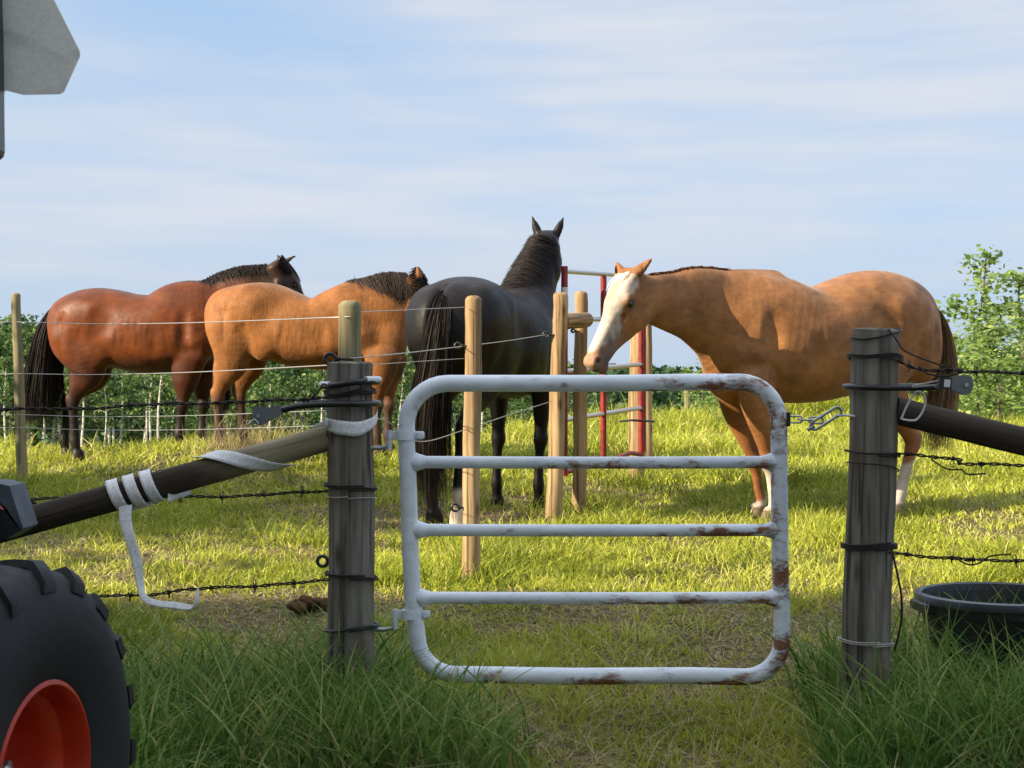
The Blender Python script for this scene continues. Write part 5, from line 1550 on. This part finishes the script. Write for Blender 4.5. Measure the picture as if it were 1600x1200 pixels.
mb = MB(); mb.tube([W(404, 662, 4.6), W(398, 655, 4.6), W(388, 664, 4.6)], .004, 8); mb.build('pawl', M['zinc'], r_)
tag(r_, 'dull grey wire tensioner left of the left post, above the brace rail', 'wire tensioner')

# white ring clip on the right brace
P = [W(1408, 655, 4.535), W(1418, 632, 4.53), W(1430, 614, 4.53), W(1440, 614, 4.53), W(1446, 624, 4.53), W(1443, 640, 4.53), W(1433, 655, 4.53), W(1422, 657, 4.53), W(1410, 655, 4.535)]
mb = MB(); mb.tube(catmull([tuple(p) for p in P], 5), .0032, 8); tag(mb.build('clip_ring', M['white_plastic'], loc=tuple(P[0]), smooth=True), 'bent white plastic ring hanging on the right brace rail', 'clip')

# plain wires of the slim back fence
def plain(P, label, r=.0014, group='plain wires of the paddock fence', k=6):
    mb = MB(); mb.tube(catmull([tuple(p) for p in P], k), r, 5)
    tag(mb.build('fence_wire', M['smooth_wire'], loc=tuple(P[0]), smooth=True, auto=180), label, 'fence wire', group)
YA, YB = 11.0, 5.72
def line(y0, y1, yl, label, r=.002):
    # from the far left post to the greenish post behind the gate post; further left beyond the frame
    y_ = lambda px: YA + (YB - YA) * (px - 25) / (547 - 25)
    a = W(30, y0, YA); b = W(547, y1, YB)
    left = a + (a - b) * .35
    mids = [a.lerp(b, t) - Vector((0, 0, .02 * math.sin(t * PI))) for t in (.33, .66)]
    plain([left, a] + mids + [b], label, r)
line(503, 495, 500, 'topmost plain wire of the left run, crossing the bay horse\'s flank', .0024)
line(584, 569, 583, 'second plain wire of the left run, just under the horses\' bellies', .0024)
line(648, 640, 645, 'third plain wire of the left run, crossing the horses\' hocks', .0018)
line(668, 664, 665, 'lowest plain wire of the left run, near the horses\' fetlocks', .0018)
plain([W(550, 488, 5.78), W(640, 484, 6.3), W(728, 480, 6.86)], 'short top wire from the greenish post toward the first yellow post', .0016)
plain([W(548, 560, 5.7), W(640, 551, 6.2), W(716, 542, 6.8), W(790, 533, 7.9), W(853, 523, 8.66)], 'upper wire running from the greenish post past the black horse\'s tail', .0022)
plain([W(560, 662, 5.7), W(600, 656, 5.95), W(654, 690, 6.4), W(725, 672, 6.82), W(790, 650, 7.8), W(862, 627, 8.66)], 'sagging lower wire passing in front of the black horse\'s legs', .0022)
plain([W(568, 572, 5.7), W(608, 568, 6.0), W(728, 560, 6.82)], 'thin wire just below the upper wire beside the greenish post', .0016)

def insulator(px, py, Y, label, side=1, s=1.0):
    c = W(px, py, Y); root = empty('ring_insulator', c)
    P = [c + Vector((.016 * s * math.cos(a), 0, .016 * s * math.sin(a))) for a in np.linspace(0, 2 * PI, 20)]
    mb = MB(); mb.tube(P, .0055 * s, 8, up=(0, 1, 0), cap=False); mb.build('ring', M['black_plastic'], root, smooth=True, auto=180)
    mb = MB(); mb.tube([c + Vector((side * .018 * s, 0, 0)), c + Vector((side * .07 * s, .0, -.002))], .004 * s, 8); mb.tube([c + Vector((side * .02 * s, 0, 0)), c + Vector((side * .028 * s, 0, 0))], .009 * s, 10); mb.build('stem', M['black_plastic'], root, smooth=True)
    tag(root, label, 'insulator', 'ring insulators on the paddock fence')
insulator(516, 561, 5.7, 'black ring insulator on the greenish post, just above the left gate post', 1, 1.25)
insulator(504, 877, 5.7, 'black ring insulator low behind the left gate post', 1, 1.2)
insulator(715, 540, 6.88, 'ring insulator on the first yellow post in front of the black rump', 1, .8)
insulator(711, 793, 6.88, 'ring insulator low on the first yellow post', 1, 1.0)
insulator(853, 523, 8.72, 'ring insulator on the yellow post with the cross rail', 1, 1.0)
insulator(895, 517, 9.38, 'ring insulator on the yellow post before the tan horse\'s nose', 1, .7)

# wooden cross rail between the two middle yellow posts
a, b = W(876, 502, 8.80), W(916, 500, 9.35)
o = brace('cross_rail', (a, b), (.050, .045), M['post_yellow'], 'short yellow cross rail joining the two middle yellow posts')
o['category'] = 'cross rail'

# ------------------------------------------------------------ red and silver corral panel
def panel():
    root = empty('corral_panel', (W(882, 745, 10.05).x, 10.05, gh(.35, 10.05)))
    n0, f0 = (882, 10.05), (1003, 11.04)
    def pt(px, py):      # on the panel's plane
        t = (px - n0[0]) / (f0[0] - n0[0]); A = Vector(((n0[0] - 800) / FPX * n0[1], n0[1])); B = Vector(((f0[0] - 800) / FPX * f0[1], f0[1]))
        dx, dy = (px - 800) / FPX, 1.0
        # ray x = dx*y ; plane A + u (B-A)
        u = (dx * A.y - A.x) / ((B.x - A.x) - dx * (B.y - A.y)); y = A.y + u * (B.y - A.y)
        return W(px, py, y)
    def red(px, t, b, r=.020, name='upright'):
        mb = MB(); mb.tube([pt(px, t), pt(px, t + (b - t) * .5), pt(px, b)], r, 14); mb.build(name, M['panel_red'], root, smooth=True)
    red(882, 416, 744, .022); red(943, 432, 718, .021); red(1002, 434, 709, .021)
    red(1006, 436, 706, .016)
    for a_, b_ in ((424, 432), (500, 497), (580, 569), (656, 637)):
        mb = MB(); mb.tube([pt(884, a_), pt(943, (a_ + b_) / 2), pt(1003, b_)], .016, 12); mb.build('rail', M['panel_silver'], root, smooth=True)
    mb = MB(); mb.tube([pt(884, 738), pt(925, 728), pt(965, 715), pt(985, 708), pt(1003, 710)], .016, 12); mb.build('bottom_rail', M['panel_red'], root, smooth=True)
    p = pt(882, 416)
    mb = MB(); c = pt(882, 449); mb.tube([c, c - Vector((0, 0, .055))], .0232, 14); mb.build('collar', M['white_plastic'], root, smooth=True)
    for px, py in ((885, 595), (905, 517), (893, 585)):
        c = pt(px, py) + Vector((0, -.035, 0)); mb = MB()
        P_ = [c + Vector((.05 * math.sin(a_), .05 * math.cos(a_), .008 * math.sin(2 * a_))) for a_ in np.linspace(0, 2 * PI, 18)]
        mb.tube(P_, .005, 6, cap=False); mb.build('tie', M['panel_red'] if py > 560 else M['wire'], root, smooth=True)
    tag(root, 'red and silver tubular corral panel tied between the yellow posts', 'corral panel')
    c = W(995, 658, 11.0) ; mb = MB(); mb.tube([c + Vector((-.12, -.07, 0)), c + Vector((-.05, -.14, .01)), c + Vector((.05, -.14, .005)), c + Vector((.12, -.05, 0))], .008, 6)
    tag(mb.build('post_tie', M['black_plastic'], loc=tuple(c), smooth=True), 'black tie strap round the short yellow post behind the tan horse', 'strap')
panel()

# ------------------------------------------------------------ white fence tape
def ribbon_strip(P, Wd, width, name='tape', thick=.0012, curl=0):
    """P centre points, Wd width directions"""
    P = catmull([tuple(p) for p in P], 6); D = catmull([tuple(d) for d in Wd], 6); D /= np.linalg.norm(D, axis=1)[:, None]
    wd = catmull(np.array([[w_, 0, 0] for w_ in (width if hasattr(width, '__len__') else [width] * len(Wd))]), 6)[:, :1]
    T = np.gradient(P, axis=0); Nn = np.cross(T, D); Nn /= np.linalg.norm(Nn, axis=1)[:, None] + 1e-9
    n = len(P); rows = []
    for q in np.linspace(-1, 1, 5):
        rows.append(P + D * wd * .5 * q + Nn * (curl * (q * q - .5)))
    top = np.stack(rows, 1) + (Nn * thick)[:, None]; bot = (np.stack(rows, 1) - (Nn * thick)[:, None])[:, ::-1]
    V = np.concatenate([top, bot], 1).reshape(-1, 3)
    k = 10; i, j = np.meshgrid(np.arange(n - 1), np.arange(k), indexing='ij'); j2 = (j + 1) % k
    F4 = np.stack([i * k + j, i * k + j2, (i + 1) * k + j2, (i + 1) * k + j], -1).reshape(-1, 4)
    return V, F4
def rail_frame():
    d = (BLend - BL0).normalized(); s_ = Vector((0, -1, 0)); u = Vector((0, 0, 1)) - d * d.z; u.normalize(); f = d.cross(u); f = f if f.y < 0 else -f
    return d, u, f
def wrap_rail(px0, turns, step, a0=0, rr=.0515, n=None):
    """points winding round the left brace, starting at pixel column px0; a=0 is the camera side"""
    d, u, f = rail_frame(); s0 = (px0 - 800) / FPX * 4.7; t0 = (s0 - BL0.x) / d.x
    n = n or int(14 * turns); P = []; D = []
    for i in range(n + 1):
        a = math.radians(a0) + i / n * turns * 2 * PI
        c = BL0 + d * (t0 + i / n * turns * step); P.append(c + (f * math.cos(a) + u * math.sin(a)) * rr)
        D.append(d * 1.0 + (u * math.cos(a) - f * math.sin(a)) * -.55)
    return P, D
def tape():
    root = empty('fence_tape', W(205, 770, 4.65))
    def part(P, D, w_, name='tape', curl=0):
        V, F4 = ribbon_strip(P, D, w_, curl=curl); mesh_np(name, V, F4, M['tape'], root, True)
    P, D = wrap_rail(244, 2.75, .052, -70, .0535, 44); part(P, D, .038, 'binding')
    d_, u_, f_ = rail_frame(); P, D = wrap_rail(452, .55, .52, -95, .0505, 16)
    D = [d_ * .5 - (u_ * math.cos(math.radians(-95) + i / 16 * .55 * 2 * PI) - f_ * math.sin(math.radians(-95) + i / 16 * .55 * 2 * PI)) * .86 for i in range(17)]
    part(P, D, .042, 'diagonal_wrap')
    # the loose tail
    P = [W(196, 790, 4.62), W(196, 815, 4.61), W(204, 845, 4.60), W(214, 880, 4.60), W(219, 915, 4.60), W(226, 935, 4.59), W(245, 943, 4.59), W(272, 946, 4.59), (W(300, 949, 4.59)), W(307, 938, 4.59), W(309, 920, 4.60)]
    D = [(1, 0, .15), (1, .0, .2), (1, 0, .2), (.9, .4, .1), (.7, .7, .2), (.5, .5, .8), (.1, .5, 1), (.2, .6, 1), (.5, .5, .6), (.8, .6, 0), (.3, .9, .0)]
    part(P, D, [.040, .036, .032, .030, .024, .022, .020, .022, .018, .012, .010], 'loose_tail')
    P = [W(262, 778, 4.67), W(275, 772, 4.70), W(288, 769, 4.74), W(298, 766, 4.76)]
    part(P, [(0, .3, 1)] * 4, [.03, .032, .03, .026], 'stray_end')
    tag(root, 'white fence tape bound round the left brace rail with a long loose tail', 'fence tape')
    # tape round the gate post
    root2 = empty('fence_tape', W(550, 660, 4.64)); cx, cy = GL(660); R = RG + .004
    P = []; D = []
    for px, py in ((486, 668), (500, 663), (512, 660)):
        P.append(W(px, py, 4.645)); D.append((.0, -.3, 1))
    for a in np.linspace(-60, 100, 12):
        ar = math.radians(a); px = a
        zz = zt(np.interp(a, [-60, -20, 20, 50, 80, 100], [662, 668, 671, 664, 655, 640]), 4.645)
        P.append(Vector((cx + (R + .002) * math.sin(ar), cy - (R + .002) * math.cos(ar), zz))); D.append((math.cos(ar) * -.05, 0, 1))
    P += [Vector((cx + R * .99, cy + .02, zt(628, 4.645)))]; D += [(0, 1, .3)]
    V, F4 = ribbon_strip(P, D, [.006, .012, .024, .034, .038, .042, .044, .044, .044, .042, .038, .034, .03, .026, .02, .016])
    mesh_np('band', V, F4, M['tape'], root2, True)
    tag(root2, 'white fence tape slung round the left gate post', 'fence tape')
tape()

# ------------------------------------------------------------ black tub
def tub():
    c = W(1566, 929, 5.15); z0 = gh(c.x, c.y); H = c.z - z0 + .0; R = .288
    root = empty('tub', (c.x, c.y, z0))
    prof = [(0.001, .02), (R * .72, .02), (R * .78, .03), (R * .86, H * .6), (R * .90, H - .01)]
    outer = [(R * .90 + .008, H - .045), (R * .87, H * .6), (R * .80, .03), (R * .77, .0), (.001, .0)]
    mb = MB(); mb.lathe([(r_, h_) for r_, h_ in outer[::-1]] , (c.x, c.y, z0), seg=56); mb.lathe(prof[::-1], (c.x, c.y, z0), seg=56)
    mb.build('wall', M['tub'], root, smooth=True)
    rim = [(R * .895, H - .02), (R * .905, H + .002), (R * .93, H + .007), (R * .985, H + .003), (R, H - .008), (R * .995, H - .022), (R * .96, H - .024), (R * .935, H - .05), (R * .91, H - .05)]
    mb = MB(); mb.lathe(rim[::-1], (c.x, c.y, z0), seg=72)
    mb.build('rim', M['tub_rim'], root, smooth=True)
    for a in (186, 6):
        ar = math.radians(a); p = Vector((c.x + R * .93 * math.cos(ar), c.y + R * .93 * math.sin(ar), z0 + H - .035))
        mb = MB(); mb.box(p, (.05, .15, .035), rot=Matrix.Rotation(ar, 3, 'Z'), bev=.006); mb.build('handle', M['tub'], root)
    for q in range(14):
        pass
    tag(root, 'round black rubber tub standing in the tall grass at the right edge', 'tub')
tub()

def manure():
    for (px, py, Y, s_, lab) in ((487, 903, 6.35, 1.0, 'brown manure heap on the grass left of the gate post'), (150, 940, 6.2, .8, 'small clod beside the tractor tyre')):
        g = W(px, py, Y); z = gh(g.x, g.y); mb = MB()
        for i in range(16 if s_ == 1 else 7):
            r = .03 * s_ * random.uniform(.6, 1.2); a = random.uniform(0, 6.28); d = random.uniform(0, .07) * s_
            prof = [(max(.001, r * math.sin(t) * (1 + .15 * math.sin(5 * t + i))), r * .8 * math.cos(t)) for t in np.linspace(0, PI, 8)]
            mb.lathe(prof, (g.x + d * math.cos(a) * 1.4, g.y + d * math.sin(a), z + .012 + random.uniform(0, .055) * (1 - d / .1) * s_ + .01), axis=(random.random() - .5, random.random() - .5, 1), seg=9)
        tag(mb.build('manure', M['manure'], loc=(g.x, g.y, z), smooth=True, auto=180), lab, 'manure')
manure()

# ------------------------------------------------------------ the tractor at the left edge
def tractor():
    D0 = 2.72
    wc = Vector(((60 - 800) / FPX * D0, D0, EYE - (1218 - HOR) / FPX * D0))     # outer rim plane centre, right wheel
    yaw = math.radians(79)          # axle direction from -y towards +x
    n = Vector((math.sin(yaw), -math.cos(yaw), 0)); fw = Vector((n.y, -n.x, 0))   # fw: forward, roughly to the camera
    up = Vector((0, 0, 1))
    gz = wc.z - .388
    root = empty('tractor', (wc - n * .65) * 1.0)
    root.location.z = gz
    R = .396
    def wheel(c, s, R, rr, wd, nl, lab=None):
        """c: hub centre on the outer rim plane, s=+1 outward along n"""
        ax = n * s
        wr = empty('wheel', c - root.location); wr.parent = root
        def add(mb, name, m_, smooth=True, auto=40):
            V = np.vstack(mb.v) - np.array(c)
            Fs = [];
            if mb.f4: Fs.append(np.vstack(mb.f4))
            if mb.f3: Fs.append(np.vstack(mb.f3))
            o = mesh_np(name, V, Fs, m_, wr, smooth, local=True)
            if smooth: o.data.set_sharp_from_angle(angle=math.radians(auto))
        # tyre carcass: profile (radius, offset along axle; 0 = outer rim plane, negative inwards)
        pr = [(rr * .97, .004), (rr * 1.05, .012), (rr * 1.12, .018), (rr + (R - rr) * .35, .034), (rr + (R - rr) * .6, .032), (rr + (R - rr) * .80, .010), (R * .93, -.015), (R * .945, -wd * .35), (R * .95, -wd * .5),
              (R * .945, -wd * .65), (R * .93, -wd + .02), (rr + (R - rr) * .82, -wd - .018), (rr + (R - rr) * .5, -wd - .04), (rr * 1.06, -wd - .01), (rr * .97, -wd)]
        mb = MB(); mb.lathe(pr, c, axis=ax, seg=84)
        # lugs: bars swept from the centre line to the shoulder
        q_ = Vector((0, 0, 1)).rotation_difference(ax).to_matrix()
        for i in range(nl):
            for side in (0, 1):
                a0 = (i + .5 * side) / nl * 2 * PI; V = []
                K = 9
                for k in range(K):
                    t = k / (K - 1); off = -wd * .5 + (1 if side == 0 else -1) * t * (wd * .5 + .022)
                    ang = a0 + t * .30
                    edge = max(0, t - .72) / .28
                    rb = R * (.94 - .10 * edge); rt = R * (.975 - .085 * edge ** 1.5); hw = .020 + .010 * t
                    for (da, r_) in ((-hw, rb), (-hw * .72, rt), (hw * .72, rt), (hw, rb)):
                        an = ang + da / R; p = Vector((r_ * math.cos(an), r_ * math.sin(an), off)); V.append(np.array(q_ @ p) + np.array(c))
                Fq = []
                for k in range(K - 1):
                    for e in range(4): Fq.append((k * 4 + e, k * 4 + (e + 1) % 4, (k + 1) * 4 + (e + 1) % 4, (k + 1) * 4 + e))
                Fq.append((3, 2, 1, 0)); e = (K - 1) * 4; Fq.append((e, e + 1, e + 2, e + 3))
                if side: Fq = [f[::-1] for f in Fq]
                mb.add(V, Fq)
        add(mb, 'tyre', M['tyre'], auto=62)
        rp = [(rr * 1.03, .006), (rr * 1.05, .013), (rr * 1.0, .016), (rr * .955, .008), (rr * .93, -.012), (rr * .90, -.03), (rr * .80, -.038), (rr * .74, -.06), (rr * .70, -.095), (rr * .62, -.115), (rr * .45, -.12), (rr * .36, -.10), (rr * .20, -.095), (.001, -.095)]
        mb = MB(); mb.lathe(rp[::-1], c, axis=ax, seg=64)
        mb.lathe([(rr * .95, -.02), (rr * .93, -wd + .02), (rr * 1.0, -wd)], c, axis=ax, seg=48)
        add(mb, 'rim', M['rim'])
        mb = MB()
        for i in range(5):
            a = i / 5 * 2 * PI + .3; p = Vector((rr * .27 * math.cos(a), rr * .27 * math.sin(a), -.095)); p = Vector(c) + q_ @ p
            mb.tube([p, p + ax * .014], .011, 6)
        p = Vector(c) + q_ @ Vector((0, 0, -.095)); mb.tube([p, p + ax * .035, p + ax * .04], [.022, .022, .016], 16)
        add(mb, 'wheel_nuts', M['zinc'])
        # valve stem on the dish
        pv = Vector(c) + q_ @ Vector((.0, 0, 0)) - up * 0
        return wr
    wheel(wc, 1, R, .166, .27, 19)
    wc2 = wc - n * 1.30
    wheel(wc2, -1, R, .168, .27, 12)
    fc = wc + fw * 1.45 - n * .12; fc.z = gz + .25
    wheel(fc, 1, .25, .13, .18, 12)
    fc2 = fc - n * 1.0; wheel(fc2, -1, .25, .13, .18, 12)
    Rm = np.stack([np.array(n), np.array(fw), np.array(up)], 1)
    C0 = wc - n * .65; C0 = Vector((C0.x, C0.y, 0))
    P = lambda a, f, z: C0 + n * a + fw * f + up * (gz + z)
    # chassis, axle, hood
    mb = MB(); mb.tube([P(-.5, 0, .385), P(.5, 0, .385)], .07, 16); mb.box(P(0, .55, .42), (.3, 1.7, .26), rot=Rm, bev=.03); mb.tube([P(-.45, 1.45, .27), P(.45, 1.45, .27)], .04, 10); mb.build('chassis', M['black_paint'], root, smooth=True)
    mb = MB(); mb.box(P(0, 1.25, .78), (.48, 1.05, .46), rot=Rm, bev=.09); mb.build('hood', M['tractor_body'], root)
    mb = MB(); mb.box(P(0, 1.785, .74), (.36, .02, .34), rot=Rm, bev=.004); mb.build('grille', M['black_paint'], root)
    mb = MB(); mb.box(P(0, .0, .80), (.44, .42, .10), rot=Rm, bev=.03); mb.box(P(0, -.21, 1.0), (.42, .08, .36), rot=Rm, bev=.03); mb.build('seat', M['black_plastic'], root)
    Pw = [P(0, .55, 1.12) + n * .19 * math.cos(a) + (up * .8 - fw * .6).normalized().cross(n) * .19 * math.sin(a) for a in np.linspace(0, 2 * PI, 25)]
    mb = MB(); mb.tube(Pw, .014, 8, cap=False); mb.tube([P(0, .55, 1.12), P(0, .75, .9)], .02, 8); mb.build('steering_wheel', M['black_plastic'], root, smooth=True)
    # fenders
    for s_ in (1, -1):
        mb = MB(); prof = []
        for a in np.linspace(20, 150, 14):
            ar = math.radians(a); prof.append((math.cos(ar) * .47, .385 + math.sin(ar) * .45))
        inner = [(x * .955, .385 + (z - .385) * .95) for x, z in prof][::-1]
        mb.prism(prof + inner, .27 * s_ - .13, .27 * s_ + .06, P(0, 0, 0), fw, up, n)
        mb.build('fender', M['tractor_body'], root)
    # roll bar: two posts and a crossbar, folding joint, hanging bracket for the sign
    zr = 2.1
    for s_ in (1, -1):
        mb = MB(); mb.box(P(.40 * s_, .0, 1.35), (.055, .05, 1.6), rot=Rm, bev=.008); mb.build('roll_bar_post', M['black_paint'], root)
    mb = MB(); mb.box(P(0, .0, zr), (.855, .05, .055), rot=Rm, bev=.008); mb.build('roll_bar_crossbar', M['black_paint'], root)
    # rear lamp pod at the photo's left edge: grey housing, pale red lens, black underside
    YL = 3.05
    Lx = lambda px, py, dy=0: W(px, py, YL + dy)
    lamp = empty('tail_lamp', Vector(Lx(10, 800)) - root.location); lamp.parent = root
    def pp(poly, d0, d1, name, m_):
        mb = MB(); O = Vector((0, 0, 0)); pts = [Lx(x, y) for x, y in poly]
        s0 = YL
        mb.prism([(p.x, p.z) for p in pts], d0, d1, (0, YL, 0), (1, 0, 0), (0, 0, 1), (0, 1, 0))
        V = np.vstack(mb.v) - np.array(Lx(10, 800)); Fs = [np.vstack(mb.f4), np.vstack(mb.f3)]
        mesh_np(name, V, Fs, m_, lamp, False, local=True)
    pp([(-60, 748), (5, 752), (26, 757), (36, 788), (47, 822), (44, 826), (22, 792), (-2, 770), (-60, 765)], -.045, .05, 'housing', M['fender'])
    pp([(-30, 768), (-2, 771), (18, 793), (-6, 787), (-30, 790)], -.050, .04, 'lens', M['lamp_pink'])
    pp([(-60, 790), (-6, 788), (19, 794), (42, 826), (20, 840), (-60, 832)], -.048, .053, 'underside', M['black_paint'])
    mb = MB(); a_, b_ = Lx(-25, 810), P(.40, -.05, .82); mb.tube([a_, a_.lerp(b_, .5), b_], .02, 10); mb.build('lamp_arm', M['black_paint'], root, smooth=True)
    # back of the slow vehicle sign on its black bracket
    YS = 2.95
    def flat(poly, y0, y1, name, m_, round_=0):
        mb = MB(); pts = [W(x, y, YS) for x, y in poly]
        mb.prism([(p.x, p.z) for p in pts], y0, y1, (0, YS, 0), (1, 0, 0), (0, 0, 1), (0, 1, 0)); return mb.build(name, m_, root)
    flat([(6, 149), (8, 141), (36, 148), (93, 147), (100, 143), (125, 88), (125, 80), (20, -130), (-6, -178), (-75, -178), (-196, 85), (-160, 147)], 0, .004, 'sign_plate', M['smv'])
    flat([(-22, 250), (-22, -200), (-3, -200), (3, -60), (7, 60), (8, 140), (9, 238), (7, 246), (1, 251)], -.05, -.003, 'sign_bracket', M['black_paint'])
    a_ = W(-10, -190, YS); b_ = P(.40, .0, zr)
    mb = MB(); mb.tube([a_ + Vector((0, -.03, 0)), Vector((a_.x, a_.y - .03, b_.z)), b_], .016, 8); mb.build('sign_arm', M['black_paint'], root, smooth=True)
    tag(root, 'tractor at the left edge with a black lugged tyre on an orange wheel', 'tractor')
tractor()
